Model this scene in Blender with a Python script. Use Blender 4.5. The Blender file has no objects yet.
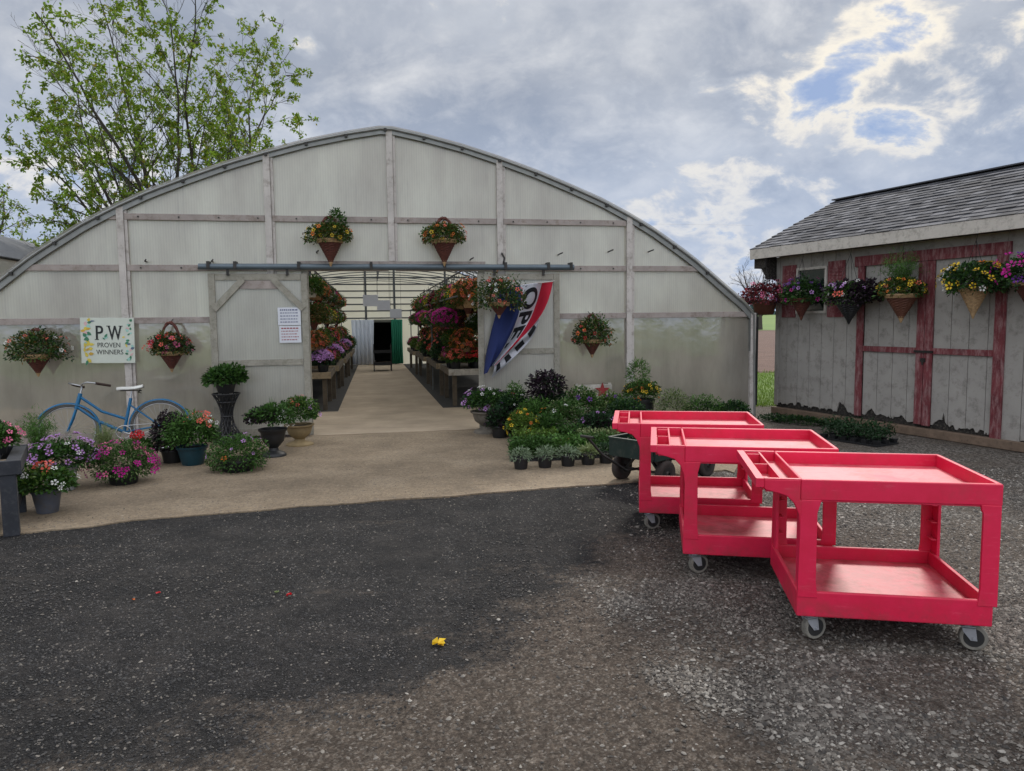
import bpy, math, random
import numpy as np
from mathutils import Vector, Matrix, Euler
sc = bpy.context.scene
COL = sc.collection
PI = math.pi
rad = math.radians

# ------------------------------------------------------------------ camera
F, CX, CY, EYE = 740.0, 512.0, 385.5, 1.65
pit, rol = math.atan(65.5 / F), rad(0.65)
fw = np.array([0, math.cos(pit), -math.sin(pit)])
up0 = np.array([0, math.sin(pit), math.cos(pit)])
rt0 = np.array([1.0, 0, 0])
RT = rt0 * math.cos(rol) - up0 * math.sin(rol)
UP = up0 * math.cos(rol) + rt0 * math.sin(rol)
cam_d = bpy.data.cameras.new('camera')
cam = bpy.data.objects.new('camera', cam_d)
COL.objects.link(cam)
cam.matrix_world = Matrix(((RT[0], UP[0], -fw[0], 0), (RT[1], UP[1], -fw[1], 0), (RT[2], UP[2], -fw[2], EYE), (0, 0, 0, 1)))
cam_d.sensor_fit = 'HORIZONTAL'
cam_d.sensor_width = 36
cam_d.lens = 36 * F / 1024
cam_d.clip_start = 0.05
cam_d.clip_end = 3000
sc.camera = cam

def ray(x, y):
    v = fw + RT * (x - CX) / F - UP * (y - CY) / F
    return v / np.linalg.norm(v)
def gp(x, y, z=0.0):
    v = ray(x, y)
    t = (z - EYE) / v[2]
    return Vector((v[0] * t, v[1] * t, z))

# ------------------------------------------------------------------ colours and materials
def S(r, g, b):
    f = lambda c: (c / 255 / 12.92) if c / 255 <= 0.04045 else ((c / 255 + 0.055) / 1.055) ** 2.4
    return (f(r), f(g), f(b), 1.0)

class NT:
    def __init__(s, name):
        s.m = bpy.data.materials.new(name)
        s.m.use_nodes = True
        s.t = s.m.node_tree
        s.b = s.t.nodes['Principled BSDF']
        s.out = s.t.nodes['Material Output']
    def n(s, typ, **kw):
        nd = s.t.nodes.new(typ)
        for k, v in kw.items():
            if k.startswith('i_'):
                nd.inputs[k[2:].replace('_', ' ')].default_value = v
            else:
                setattr(nd, k, v)
        return nd
    def l(s, a, b):
        s.t.links.new(a, b)
    def coord(s, what='Object', scale=None):
        tc = s.n('ShaderNodeTexCoord')
        o = tc.outputs[what]
        if scale:
            mp = s.n('ShaderNodeMapping')
            mp.inputs['Scale'].default_value = scale
            s.l(o, mp.inputs['Vector'])
            o = mp.outputs[0]
        return o
    def noise(s, vec, scale, detail=4, rough=0.6, dist=0):
        nd = s.n('ShaderNodeTexNoise')
        nd.inputs['Scale'].default_value = scale
        nd.inputs['Detail'].default_value = detail
        nd.inputs['Roughness'].default_value = rough
        nd.inputs['Distortion'].default_value = dist
        s.l(vec, nd.inputs['Vector'])
        return nd.outputs['Fac']
    def vor(s, vec, scale, feature='F1'):
        nd = s.n('ShaderNodeTexVoronoi')
        nd.feature = feature
        nd.inputs['Scale'].default_value = scale
        s.l(vec, nd.inputs['Vector'])
        return nd
    def ramp(s, fac, stops, interp='LINEAR'):
        nd = s.n('ShaderNodeValToRGB')
        cr = nd.color_ramp
        cr.interpolation = interp
        while len(cr.elements) > 1:
            cr.elements.remove(cr.elements[-1])
        cr.elements[0].position = stops[0][0]
        cr.elements[0].color = stops[0][1]
        for p, c in stops[1:]:
            e = cr.elements.new(p)
            e.color = c
        s.l(fac, nd.inputs['Fac'])
        return nd.outputs['Color']
    def mix(s, fac, a, b, typ='MIX'):
        nd = s.n('ShaderNodeMix')
        nd.data_type = 'RGBA'
        nd.blend_type = typ
        for i, v in ((0, fac), (6, a), (7, b)):
            if hasattr(v, 'is_linked'):
                s.l(v, nd.inputs[i])
            else:
                nd.inputs[i].default_value = v
        return nd.outputs[2]
    def math(s, op, a, b=0.0, c=None):
        nd = s.n('ShaderNodeMath')
        nd.operation = op
        for i, v in enumerate((a, b) if c is None else (a, b, c)):
            if hasattr(v, 'is_linked'):
                s.l(v, nd.inputs[i])
            else:
                nd.inputs[i].default_value = v
        return nd.outputs[0]
    def bump(s, h, strength=0.3, dist=0.01):
        nd = s.n('ShaderNodeBump')
        nd.inputs['Strength'].default_value = strength
        nd.inputs['Distance'].default_value = dist
        s.l(h, nd.inputs['Height'])
        s.l(nd.outputs[0], s.b.inputs['Normal'])
    def base(s, v):
        if hasattr(v, 'is_linked'):
            s.l(v, s.b.inputs['Base Color'])
        else:
            s.b.inputs['Base Color'].default_value = v
    def rough(s, v):
        if hasattr(v, 'is_linked'):
            s.l(v, s.b.inputs['Roughness'])
        else:
            s.b.inputs['Roughness'].default_value = v

def G(v):
    return (v, v, v, 1)

_mc = {}
def paint(name, col, rough=0.6, var=0.25, scale=6, metal=0, bump=0.0, dirt=None, coat=0):
    """a painted / plastic / wooden surface: base colour with soft uneven wear"""
    if name in _mc:
        return _mc[name]
    k = NT(name)
    o = k.coord('Object')
    nz = k.noise(o, scale, 6, 0.65)
    dk = tuple(c * (1 - var) for c in col[:3]) + (1,)
    lt = tuple(min(1, c * (1 + var)) for c in col[:3]) + (1,)
    c = k.ramp(nz, [(0.3, dk), (0.7, lt)])
    if dirt:
        n2 = k.noise(o, scale * 2.3, 8, 0.75)
        c = k.mix(k.ramp(n2, [(0.5, G(0)), (0.68, G(0.8))]), c, dirt)
    k.base(c)
    k.rough(rough)
    k.b.inputs['Metallic'].default_value = metal
    if bump:
        k.bump(k.noise(o, scale * 12, 5), bump, 0.004)
    _mc[name] = k.m
    return k.m

def leafmat(name, col, var=0.45, rough=0.55, trans=0.28, tint=None):
    if name in _mc:
        return _mc[name]
    k = NT(name)
    g = k.n('ShaderNodeNewGeometry')
    rnd = g.outputs['Random Per Island']
    a = tuple(c * (1 - var) for c in col[:3]) + (1,)
    b = tuple(min(1, c * (1 + var)) for c in col[:3]) + (1,)
    st = [(0.0, a), (0.6, col), (1.0, b)]
    if tint:
        st = [(0.0, a), (0.45, col), (0.75, b), (1.0, tint)]
    c = k.ramp(rnd, st)
    k.base(c)
    k.rough(rough)
    k.b.inputs['Specular IOR Level'].default_value = 0.35
    tr = k.n('ShaderNodeBsdfTranslucent')
    k.l(c, tr.inputs['Color'])
    mx = k.n('ShaderNodeMixShader')
    mx.inputs[0].default_value = trans
    k.l(k.b.outputs[0], mx.inputs[1])
    k.l(tr.outputs[0], mx.inputs[2])
    k.l(mx.outputs[0], k.out.inputs['Surface'])
    _mc[name] = k.m
    return k.m

LM = {
    'green': leafmat('leaf_green', S(62, 96, 40)),
    'lime': leafmat('leaf_lime', S(88, 116, 42)),
    'deep': leafmat('leaf_deep_green', S(38, 66, 36)),
    'dark': leafmat('leaf_dark_purple', S(44, 30, 42), tint=S(58, 62, 44)),
    'olive': leafmat('leaf_olive', S(86, 92, 44), tint=S(128, 78, 44)),
    'silver': leafmat('leaf_silver', S(122, 140, 112), 0.35),
    'fern': leafmat('leaf_fern', S(80, 118, 52)),
    'coleus': leafmat('leaf_coleus', S(112, 44, 52), tint=S(170, 80, 90)),
    'spring': leafmat('leaf_spring_green', S(118, 146, 44), 0.4, trans=0.42, tint=S(142, 130, 54)),
    'pale': leafmat('leaf_pale', S(126, 140, 92), 0.3, trans=0.3),
}
FM = {
    'white': leafmat('petal_white', S(225, 225, 220), 0.1),
    'pink': leafmat('petal_pink', S(222, 110, 150), 0.25),
    'magenta': leafmat('petal_magenta', S(188, 26, 140), 0.25),
    'lilac': leafmat('petal_lilac', S(190, 140, 205), 0.25),
    'purple': leafmat('petal_purple', S(104, 44, 140), 0.3),
    'coral': leafmat('petal_coral', S(228, 108, 90), 0.25),
    'red': leafmat('petal_red', S(196, 34, 42), 0.3),
    'yellow': leafmat('petal_yellow', S(228, 192, 46), 0.2),
    'orange': leafmat('petal_orange', S(222, 120, 44), 0.25),
}
EYE_C = leafmat('petal_eye', S(70, 50, 20), 0.2)
EYE_Y = leafmat('petal_yellow_eye', S(230, 200, 90), 0.2)

# ------------------------------------------------------------------ mesh builder
class MB:
    def __init__(s):
        s.v, s.f, s.mi, s.cur = [], [], [], 0
    def add(s, vs, fs, M=None):
        o = len(s.v)
        if M is not None:
            vs = [M @ Vector(p) for p in vs]
        s.v += [tuple(p) for p in vs]
        s.f += [tuple(i + o for i in f) for f in fs]
        s.mi += [s.cur] * len(fs)
        return s
    def box(s, x0, x1, y0, y1, z0, z1, M=None):
        vs = [(x0, y0, z0), (x1, y0, z0), (x1, y1, z0), (x0, y1, z0), (x0, y0, z1), (x1, y0, z1), (x1, y1, z1), (x0, y1, z1)]
        return s.add(vs, [(0, 3, 2, 1), (4, 5, 6, 7), (0, 1, 5, 4), (1, 2, 6, 5), (2, 3, 7, 6), (3, 0, 4, 7)], M)
    def bar(s, a, b, w, h, M=None, upv=(0, 0, 1)):
        a, b = Vector(a), Vector(b)
        d = b - a
        L = d.length
        d.normalize()
        u = Vector(upv)
        if abs(d.dot(u)) > 0.98:
            u = Vector((0, 1, 0))
        x = d.cross(u).normalized()
        u = x.cross(d).normalized()
        vs = []
        for p in (a, b):
            for sx, sy in ((-1, -1), (1, -1), (1, 1), (-1, 1)):
                vs.append(p + x * sx * w / 2 + u * sy * h / 2)
        return s.add(vs, [(0, 1, 2, 3), (7, 6, 5, 4), (0, 4, 5, 1), (1, 5, 6, 2), (2, 6, 7, 3), (3, 7, 4, 0)], M)
    def tube(s, pts, r, n=8, M=None, closed=False, cap=True):
        pts = [Vector(p) for p in pts]
        N = len(pts)
        rr = r if isinstance(r, (list, tuple)) else [r] * N
        vs = []
        prev = None
        for i, p in enumerate(pts):
            if closed:
                d = pts[(i + 1) % N] - pts[i - 1]
            else:
                d = pts[min(i + 1, N - 1)] - pts[max(i - 1, 0)]
            if d.length < 1e-9:
                d = Vector((0, 0, 1))
            d.normalize()
            if prev is None:
                u = Vector((0, 0, 1)) if abs(d.z) < 0.9 else Vector((1, 0, 0))
                x = d.cross(u).normalized()
            else:
                x = prev - d * prev.dot(d)
                x = x.normalized() if x.length > 1e-6 else d.orthogonal().normalized()
            prev = x
            y = d.cross(x)
            for k in range(n):
                a = 2 * PI * k / n
                vs.append(p + (x * math.cos(a) + y * math.sin(a)) * rr[i])
        fs = []
        for i in range(N if closed else N - 1):
            j = (i + 1) % N
            for k in range(n):
                k2 = (k + 1) % n
                fs.append((i * n + k, i * n + k2, j * n + k2, j * n + k))
        if cap and not closed:
            fs.append(tuple(range(n))[::-1])
            fs.append(tuple((N - 1) * n + k for k in range(n)))
        return s.add(vs, fs, M)
    def lathe(s, prof, n=24, M=None, wob=None, a0=0.0):
        vs, fs = [], []
        for i, (r, z) in enumerate(prof):
            for k in range(n):
                a = a0 + 2 * PI * k / n
                q = r * (1 if wob is None else wob(k, i))
                vs.append((q * math.cos(a), q * math.sin(a), z))
        for i in range(len(prof) - 1):
            for k in range(n):
                k2 = (k + 1) % n
                fs.append((i * n + k, i * n + k2, (i + 1) * n + k2, (i + 1) * n + k))
        fs.append(tuple(range(n))[::-1])
        fs.append(tuple((len(prof) - 1) * n + k for k in range(n)))
        return s.add(vs, fs, M)
    def prism(s, poly, y0, y1, M=None):
        """poly in x,z; extruded along y"""
        n = len(poly)
        vs = [(x, y0, z) for x, z in poly] + [(x, y1, z) for x, z in poly]
        fs = [tuple(range(n)), tuple(range(2 * n - 1, n - 1, -1))]
        for i in range(n):
            j = (i + 1) % n
            fs.append((i, i + n, j + n, j))
        return s.add(vs, fs, M)
    def build(s, name, mat, parent=None, smooth=False, bevel=0, loc=None):
        me = bpy.data.meshes.new(name)
        me.from_pydata(s.v, [], s.f)
        for m in (mat if isinstance(mat, (list, tuple)) else [mat]):
            me.materials.append(m)
        if any(s.mi):
            me.polygons.foreach_set('material_index', s.mi)
        if smooth:
            me.polygons.foreach_set('use_smooth', [True] * len(me.polygons))
        me.validate()
        me.update()
        o = bpy.data.objects.new(name, me)
        COL.objects.link(o)
        if parent is not None:
            o.parent = parent
        if loc is not None:
            o.location = loc
        if bevel:
            b = o.modifiers.new('bevel', 'BEVEL')
            b.width = bevel
            b.segments = 2
            b.limit_method = 'ANGLE'
            b.angle_limit = rad(40)
        if smooth and not bevel:
            try:
                me.set_sharp_from_angle(angle=rad(50))
            except Exception:
                pass
        return o

def tag(o, label=None, cat=None, group=None, kind=None):
    if label: o['label'] = label
    if cat: o['category'] = cat
    if group: o['group'] = group
    if kind: o['kind'] = kind
    return o
def empty(name, loc=(0, 0, 0), rz=0.0, label=None, cat=None, group=None):
    o = bpy.data.objects.new(name, None)
    COL.objects.link(o)
    o.location = loc
    o.rotation_euler = (0, 0, rz)
    o.empty_display_size = 0.1
    return tag(o, label, cat, group)
def children(o):
    return [c for c in bpy.data.objects if c.parent == o]
def copy_tree(o, parent=None):
    c = o.copy()
    COL.objects.link(c)
    if parent is not None:
        c.parent = parent
    for ch in children(o):
        copy_tree(ch, c)
    return c

# ------------------------------------------------------------------ foliage
def raw_build(name, V, Fc, mat, parent, loc=(0, 0, 0)):
    me = bpy.data.meshes.new(name)
    V = np.asarray(V, np.float32)
    Fc = np.asarray(Fc, np.int32)
    me.vertices.add(len(V))
    me.vertices.foreach_set('co', V.ravel())
    me.loops.add(Fc.size)
    me.loops.foreach_set('vertex_index', Fc.ravel())
    me.polygons.add(len(Fc))
    me.polygons.foreach_set('loop_start', np.arange(len(Fc), dtype=np.int32) * Fc.shape[1])
    me.update(calc_edges=True)
    me.materials.append(mat)
    o = bpy.data.objects.new(name, me)
    COL.objects.link(o)
    if parent is not None:
        o.parent = parent
    o.location = loc
    return o

def unit(a):
    return a / np.maximum(np.linalg.norm(a, axis=1, keepdims=True), 1e-9)

def leaf_arrays(rg, P, D, ln, wd):
    """folded leaves at P pointing along D; ln, wd arrays"""
    n = len(P)
    D = unit(D)
    side = unit(np.cross(D, unit(rg.normal(size=(n, 3)) * 0.5 + np.array([0, 0, 1.0]))))
    nrm = np.cross(side, D)
    ln = ln[:, None]
    wd = wd[:, None]
    mid = P + D * ln * 0.5 - nrm * wd * 0.18
    tip = P + D * ln - nrm * ln * 0.15
    V = np.stack([P, mid + side * wd * 0.5 + nrm * wd * 0.3, tip, mid - side * wd * 0.5 + nrm * wd * 0.3, mid], 1).reshape(-1, 3)
    b = (np.arange(n) * 5)[:, None]
    Fc = np.concatenate([b + np.array([[0, 1, 4]]), b + np.array([[1, 2, 4]]), b + np.array([[2, 3, 4]]), b + np.array([[3, 0, 4]])], 0)
    return V, Fc

def lumps(rg, U, k=7, amp=0.28):
    c = unit(rg.normal(size=(k, 3)))
    a = rg.uniform(-1, 1, k)
    return 1 + amp * (np.exp(-((U[:, None, :] - c[None]) ** 2).sum(2) / 0.22) * a[None]).sum(1)

def shell(rg, n, r, zmin=-0.35, inner=0.35, amp=0.28, U=None):
    U = unit(rg.normal(size=(n * 3, 3)))
    U = U[U[:, 2] > zmin][:n]
    R = inner + (1 - inner) * rg.random(len(U)) ** 0.6
    R = R * lumps(rg, U, amp=amp)
    return U * R[:, None] * np.array(r)[None], U

def dome(rg, n, r, z0, leaf, zmin=-0.35, amp=0.28, sag=0.2):
    P, U = shell(rg, n, r, zmin, 0.35, amp)
    P = P + np.array([0, 0, z0])
    D = U + rg.normal(size=U.shape) * 0.5 + np.array([0, 0, 0.25 - sag])
    ln = leaf[0] * rg.uniform(0.6, 1.25, len(P))
    wd = leaf[1] * rg.uniform(0.7, 1.2, len(P))
    return leaf_arrays(rg, P, D, ln, wd)

def strands(rg, n, h, spread, width, droop=0.5, seg=5, z0=0.0, r0=0.05, fuzz=0):
    """grassy blades / fern strands, arching"""
    a = rg.uniform(0, 2 * PI, n)
    out = rg.random(n) ** 0.7 * spread
    hh = h * rg.uniform(0.6, 1.1, n)
    b0 = np.stack([np.cos(a), np.sin(a), 0 * a], 1)
    Vs, Fs = [], []
    t = np.linspace(0, 1, seg + 1)
    pos = (b0 * r0)[:, None, :] * rg.random((n, 1, 1)) + b0[:, None, :] * (out[:, None] * (t[None] ** 1.4))[:, :, None]
    pos[:, :, 2] = z0 + hh[:, None] * (t[None] - droop * t[None] ** 2.5 * (out / max(spread, 1e-6))[:, None])
    side = np.stack([-np.sin(a), np.cos(a), 0 * a], 1)
    w = width * (1 - t ** 2 * 0.9) * 0.5
    A = pos + side[:, None, :] * w[None, :, None]
    B = pos - side[:, None, :] * w[None, :, None]
    V = np.stack([A, B], 2).reshape(-1, 3)
    idx = (np.arange(n)[:, None] * (seg + 1) * 2 + np.arange(seg)[None] * 2).reshape(-1, 1)
    Fc = np.concatenate([idx + np.array([[0, 1, 3]]), idx + np.array([[0, 3, 2]])], 0)
    if fuzz:
        i = rg.integers(0, n, fuzz)
        j = rg.integers(1, seg + 1, fuzz)
        P = pos[i, j] + rg.normal(size=(fuzz, 3)) * 0.01
        D = rg.normal(size=(fuzz, 3)) + np.array([0, 0, 0.3])
        V2, F2 = leaf_arrays(rg, P, D, np.full(fuzz, 0.055) * rg.uniform(.6, 1.3, fuzz), np.full(fuzz, 0.007))
        Fc = np.concatenate([Fc, F2 + len(V)], 0)
        V = np.concatenate([V, V2], 0)
    return V, Fc

def flowers(rg, P, N, size, cup=0.25, petals=5):
    n = len(P)
    N = unit(N)
    X = unit(np.cross(N, rg.normal(size=(n, 3))))
    Y = np.cross(N, X)
    s = (size * rg.uniform(0.75, 1.15, n))[:, None]
    Vs = []
    for k in range(petals):
        a = 2 * PI * k / petals
        for da, rr, h in ((0, 0.12, 0), (-0.42, 0.36, cup * .6), (-0.28, 0.52, cup), (0.28, 0.52, cup), (0.42, 0.36, cup * .6)):
            Vs.append(P + (X * math.cos(a + da) + Y * math.sin(a + da)) * rr * s + N * h * s * 0.5)
    V = np.stack(Vs, 1).reshape(-1, 3)
    b = (np.arange(n) * petals * 5)[:, None]
    Fc = []
    for k in range(petals):
        o = 5 * k
        Fc += [b + np.array([[o, o + 1, o + 2]]), b + np.array([[o, o + 2, o + 3]]), b + np.array([[o, o + 3, o + 4]])]
    # a raised centre closes the middle
    return V, np.concatenate(Fc, 0)

def eyes(rg, P, N, size):
    n = len(P)
    N = unit(N)
    X = unit(np.cross(N, rg.normal(size=(n, 3))))
    Y = np.cross(N, X)
    Vs = [P + N * size * 0.12]
    for k in range(6):
        a = PI * k / 3
        Vs.append(P + (X * math.cos(a) + Y * math.sin(a)) * 0.16 * size + N * size * 0.03)
    V = np.stack(Vs, 1).reshape(-1, 3)
    b = (np.arange(n) * 7)[:, None]
    return V, np.concatenate([b + np.array([[0, 1 + k, 1 + (k + 1) % 6]]) for k in range(6)], 0)

LEAFMUL = 2.3
def add_foliage(parent, rg, parts):
    """parts: list of dicts; each becomes one child mesh"""
    for d in parts:
        k = d['k']
        if k == 'dome':
            lf = d.get('leaf', (0.05, 0.028)); V, Fc = dome(rg, int(d['n'] * LEAFMUL), d['r'], d['z'], (lf[0] * .76, lf[1] * .8), d.get('zmin', -0.35), d.get('amp', 0.28))
            V = V + np.array(d.get('off', (0, 0, 0)))
            o = raw_build(d.get('name', 'foliage'), V, Fc, LM[d['m']], parent)
        elif k == 'fern':
            V, Fc = strands(rg, d['n'], d['h'], d['s'], d.get('w', 0.008), d.get('droop', 0.5), 6, d['z'], d.get('r0', 0.04), d.get('fuzz', 0))
            V = V + np.array(d.get('off', (0, 0, 0)))
            o = raw_build(d.get('name', 'foliage'), V, Fc, LM[d['m']], parent)
        elif k == 'bloom':
            amp = d.get('amp', 0.28)
            P, U = shell(rg, d['n'], d['r'], d.get('zmin', -0.1), 0.93, amp)
            keep = np.ones(len(P), bool)
            if 'side' in d:
                a = np.array(d['side'], float)
                keep = (U * a[None]).sum(1) > d.get('cut', 0.2)
            P, U = P[keep] * 1.03, U[keep]
            P = P + np.array([0, 0, d['z']]) + np.array(d.get('off', (0, 0, 0)))
            N = U + rg.normal(size=U.shape) * 0.35 + np.array([0, -0.2, 0.25])
            sz = d.get('size', 0.045) * 1.12
            V, Fc = flowers(rg, P, N, sz)
            o = raw_build('blooms', V, Fc, FM[d['m']], parent)
            if d.get('eye'):
                V, Fc = eyes(rg, P, N, sz * 1.3)
                raw_build('flower_centres', V, Fc, EYE_C if d['eye'] == 'dark' else EYE_Y, o)

POT = {
    'black': paint('pot_black_plastic', S(30, 31, 33), 0.5),
    'grey': paint('pot_grey_plastic', S(84, 88, 98), 0.5, dirt=S(96, 92, 84)),
    'pale': paint('pot_pale_metal', S(158, 160, 158), 0.5),
    'teal': paint('pot_teal', S(24, 62, 74), 0.35),
    'stone': paint('pot_stone', S(112, 106, 96), 0.85, bump=0.4, dirt=S(70, 66, 58)),
    'tan': paint('pot_tan', S(140, 122, 88), 0.8, bump=0.3),
    'terra': paint('pot_terracotta', S(150, 78, 58), 0.8, bump=0.2),
    'white': paint('pot_white', S(190, 190, 184), 0.5),
    'wicker': paint('pot_dark_wicker', S(84, 42, 32), 0.75, var=0.45, scale=30, bump=0.5),
    'cane': paint('pot_pale_cane', S(172, 142, 104), 0.75, var=0.35, scale=30, bump=0.5),
    'brown': paint('pot_brown', S(96, 58, 42), 0.7, bump=0.3),
}
SOIL = paint('potting_soil', S(40, 30, 24), 0.95, bump=0.6, scale=20)
WIRE = paint('dark_wire', S(40, 38, 36), 0.5, metal=0.6)

def round_pot(rt, rb, h, mat, parent, name='pot'):
    m = MB()
    m.lathe([(rb * .96, 0), (rb, 0.006), (rt * .95, h * .84), (rt * 1.0, h * .85), (rt * 1.03, h * .87), (rt * 1.03, h - .004), (rt * 1.0, h), (rt * .93, h), (rt * .9, h * .84)], 28)
    o = m.build(name, POT[mat], parent, smooth=True)
    m = MB()
    m.lathe([(rt * .91, h * .8), (rt * .91, h * .86)], 20)
    m.build('soil', SOIL, o)
    return o
def urn_pot(rt, h, mat, foot, parent):
    m = MB()
    f = foot or rt * .62
    m.lathe([(f, 0), (f, h * .06), (f * .85, h * .12), (f * .42, h * .2), (f * .36, h * .3), (f * .55, h * .4), (rt * .78, h * .55), (rt * .88, h * .75), (rt * .92, h * .88), (rt * 1.08, h * .93), (rt * 1.1, h), (rt * .95, h), (rt * .88, h * .86)], 32,
            wob=lambda k, i: 1 + (0.025 if k % 2 else -0.01) * (5 <= i <= 8))
    o = m.build('urn', POT[mat], parent, smooth=True)
    m = MB(); m.lathe([(rt * .9, h * .84), (rt * .9, h * .9)], 20); m.build('soil', SOIL, o)
    return o
def cone_pot(parent, rt, h, ztop, mat='wicker', rim='cane', tip=True, handle=0.3, ho=0.85):
    m = MB()
    n = 36
    prof = []
    N = 22
    for i in range(N + 1):
        t = i / N
        prof.append((0.006 + (rt - 0.006) * t + 0.0035 * (i % 2), ztop - h + h * t))
    m.lathe(prof, n, wob=lambda k, i: 1 + 0.03 * (1 if (k // 2 + i) % 2 else -1))
    m.lathe([(rt * .9, ztop - .02), (rt * .9, ztop - .015)], n)
    o = m.build('cone_basket', POT[mat], parent)
    m = MB()
    for j in range(3):
        m.tube([(math.cos(a) * (rt * (1 - .045 * j) + .004), math.sin(a) * (rt * (1 - .045 * j) + .004), ztop - j * .017) for a in np.linspace(0, 2 * PI, 29)[:-1]], .011, 6, closed=True)
    m.build('rim', POT[rim], o, smooth=True)
    if tip:
        m = MB()
        m.lathe([(0.004, ztop - h - .02), (0.012, ztop - h - .01), (rt * .22, ztop - h + h * .2), (rt * .2, ztop - h + h * .22)], 16)
        m.build('tip', POT[rim], o, smooth=True)
    if handle:
        m = MB()
        pts = [(math.cos(a) * rt * ho, 0.02, ztop - .02 + math.sin(a) * handle) for a in np.linspace(0, PI, 17)]
        for dx in (-.012, .012):
            m.tube([(p[0] * (1 + dx), p[1] + dx * math.sin(i * 1.3), p[2] + dx * math.cos(i * 1.3)) for i, p in enumerate(pts)], .016, 7)
        m.build('handle', POT['wicker'], parent, smooth=True)
    return o

def plant(name, label, cat, loc, pot, parts, seed, rz=0.0, group=None):
    r = empty(name, loc, rz, label, cat, group)
    rg = np.random.default_rng(seed)
    if pot:
        if pot[0] == 'round': round_pot(*pot[1:], r)
        elif pot[0] == 'urn': urn_pot(*pot[1:], r)
        elif pot[0] == 'cone': cone_pot(r, *pot[1:])
    add_foliage(r, rg, parts)
    return r

# ------------------------------------------------------------------ sky, sun
SUN_AZ, SUN_EL = rad(22), rad(38)      # azimuth to the right of the view axis (+Y)
w = bpy.data.worlds.new('World')
sc.world = w
w.use_nodes = True
wt = w.node_tree
bg = wt.nodes['Background']
def WN(typ, **kw):
    nd = wt.nodes.new(typ)
    for k, v in kw.items():
        setattr(nd, k, v)
    return nd
def WM(op, a, b=0.0, c=None, clamp=False):
    nd = WN('ShaderNodeMath', operation=op)
    nd.use_clamp = clamp
    for i, v in enumerate((a, b) if c is None else (a, b, c)):
        if hasattr(v, 'is_linked'): wt.links.new(v, nd.inputs[i])
        else: nd.inputs[i].default_value = v
    return nd.outputs[0]
def WMIX(f, a, b, typ='MIX'):
    nd = WN('ShaderNodeMix', data_type='RGBA', blend_type=typ)
    for i, v in ((0, f), (6, a), (7, b)):
        if hasattr(v, 'is_linked'): wt.links.new(v, nd.inputs[i])
        else: nd.inputs[i].default_value = v
    return nd.outputs[2]
def WR(f, st):
    nd = WN('ShaderNodeValToRGB')
    cr = nd.color_ramp
    cr.elements[0].position, cr.elements[0].color = st[0]
    cr.elements[1].position, cr.elements[1].color = st[-1]
    for p, c in st[1:-1]:
        e = cr.elements.new(p); e.color = c
    wt.links.new(f, nd.inputs['Fac'])
    return nd.outputs['Color']
sky = WN('ShaderNodeTexSky', sky_type='NISHITA')
sky.sun_disc = False
sky.sun_elevation = SUN_EL
sky.sun_rotation = SUN_AZ
sky.altitude = 100
tc = WN('ShaderNodeTexCoord')
sep = WN('ShaderNodeSeparateXYZ')
wt.links.new(tc.outputs['Generated'], sep.inputs[0])
dz = WM('ADD', WM('MAXIMUM', sep.outputs[2], 0.0), 0.55)
cmb = WN('ShaderNodeCombineXYZ')
wt.links.new(WM('DIVIDE', sep.outputs[0], dz), cmb.inputs[0])
wt.links.new(WM('DIVIDE', sep.outputs[1], dz), cmb.inputs[1])
def WNOISE(scale, detail, rough, dist=0, off=(0, 0, 0), stretch=(1, 1, 1)):
    mp = WN('ShaderNodeMapping')
    mp.inputs['Location'].default_value = off
    mp.inputs['Scale'].default_value = stretch
    wt.links.new(cmb.outputs[0], mp.inputs[0])
    nd = WN('ShaderNodeTexNoise')
    for k, v in (('Scale', scale), ('Detail', detail), ('Roughness', rough), ('Distortion', dist)):
        nd.inputs[k].default_value = v
    wt.links.new(mp.outputs[0], nd.inputs['Vector'])
    return nd.outputs['Fac']
def blob(px, py, tight, amp):
    """amount of a soft round opening of the cloud deck around one direction of the sky"""
    v = ray(px, py)
    nd = WN('ShaderNodeVectorMath', operation='DOT_PRODUCT')
    wt.links.new(tc.outputs['Generated'], nd.inputs[0])
    nd.inputs[1].default_value = tuple(v)
    e = WM('MULTIPLY', WM('SUBTRACT', nd.outputs['Value'], 1.0), tight)
    return WM('MULTIPLY', WM('POWER', 2.718, e), amp)
n1 = WNOISE(3.0, 12, 0.60, 0.25, (3.1, 1.7, 0))
n2 = WNOISE(7.5, 10, 0.6, 0.3, (7.3, 4.4, 0), (1, 1.15, 1))
n3 = WNOISE(1.9, 6, 0.55, 0.2, (1.2, 9.4, 0))
cov = WM('ADD', WM('MULTIPLY', WM('SUBTRACT', WM('ADD', WM('MULTIPLY', n1, 0.55), WM('MULTIPLY', n2, 0.45)), 0.5), 2.1), 0.52)
op = WM('ADD', blob(815, 90, 1500, 0.20), blob(848, 66, 1200, 0.20))
op = WM('ADD', op, WM('ADD', blob(893, 45, 1100, 0.18), blob(845, 95, 160, 0.12)))
for b in ((790, 140, 420, 0.16), (900, 120, 900, 0.14), (1000, 60, 500, 0.03), (700, 195, 420, 0.08), (735, 240, 240, 0.09), (660, 265, 200, 0.06), (15, 150, 260, 0.08), (150, 235, 260, 0.11), (930, 12, 700, 0.05)):
    op = WM('ADD', op, blob(*b))
cov = WM('SUBTRACT', WM('ADD', cov, 0.13), op)
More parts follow.
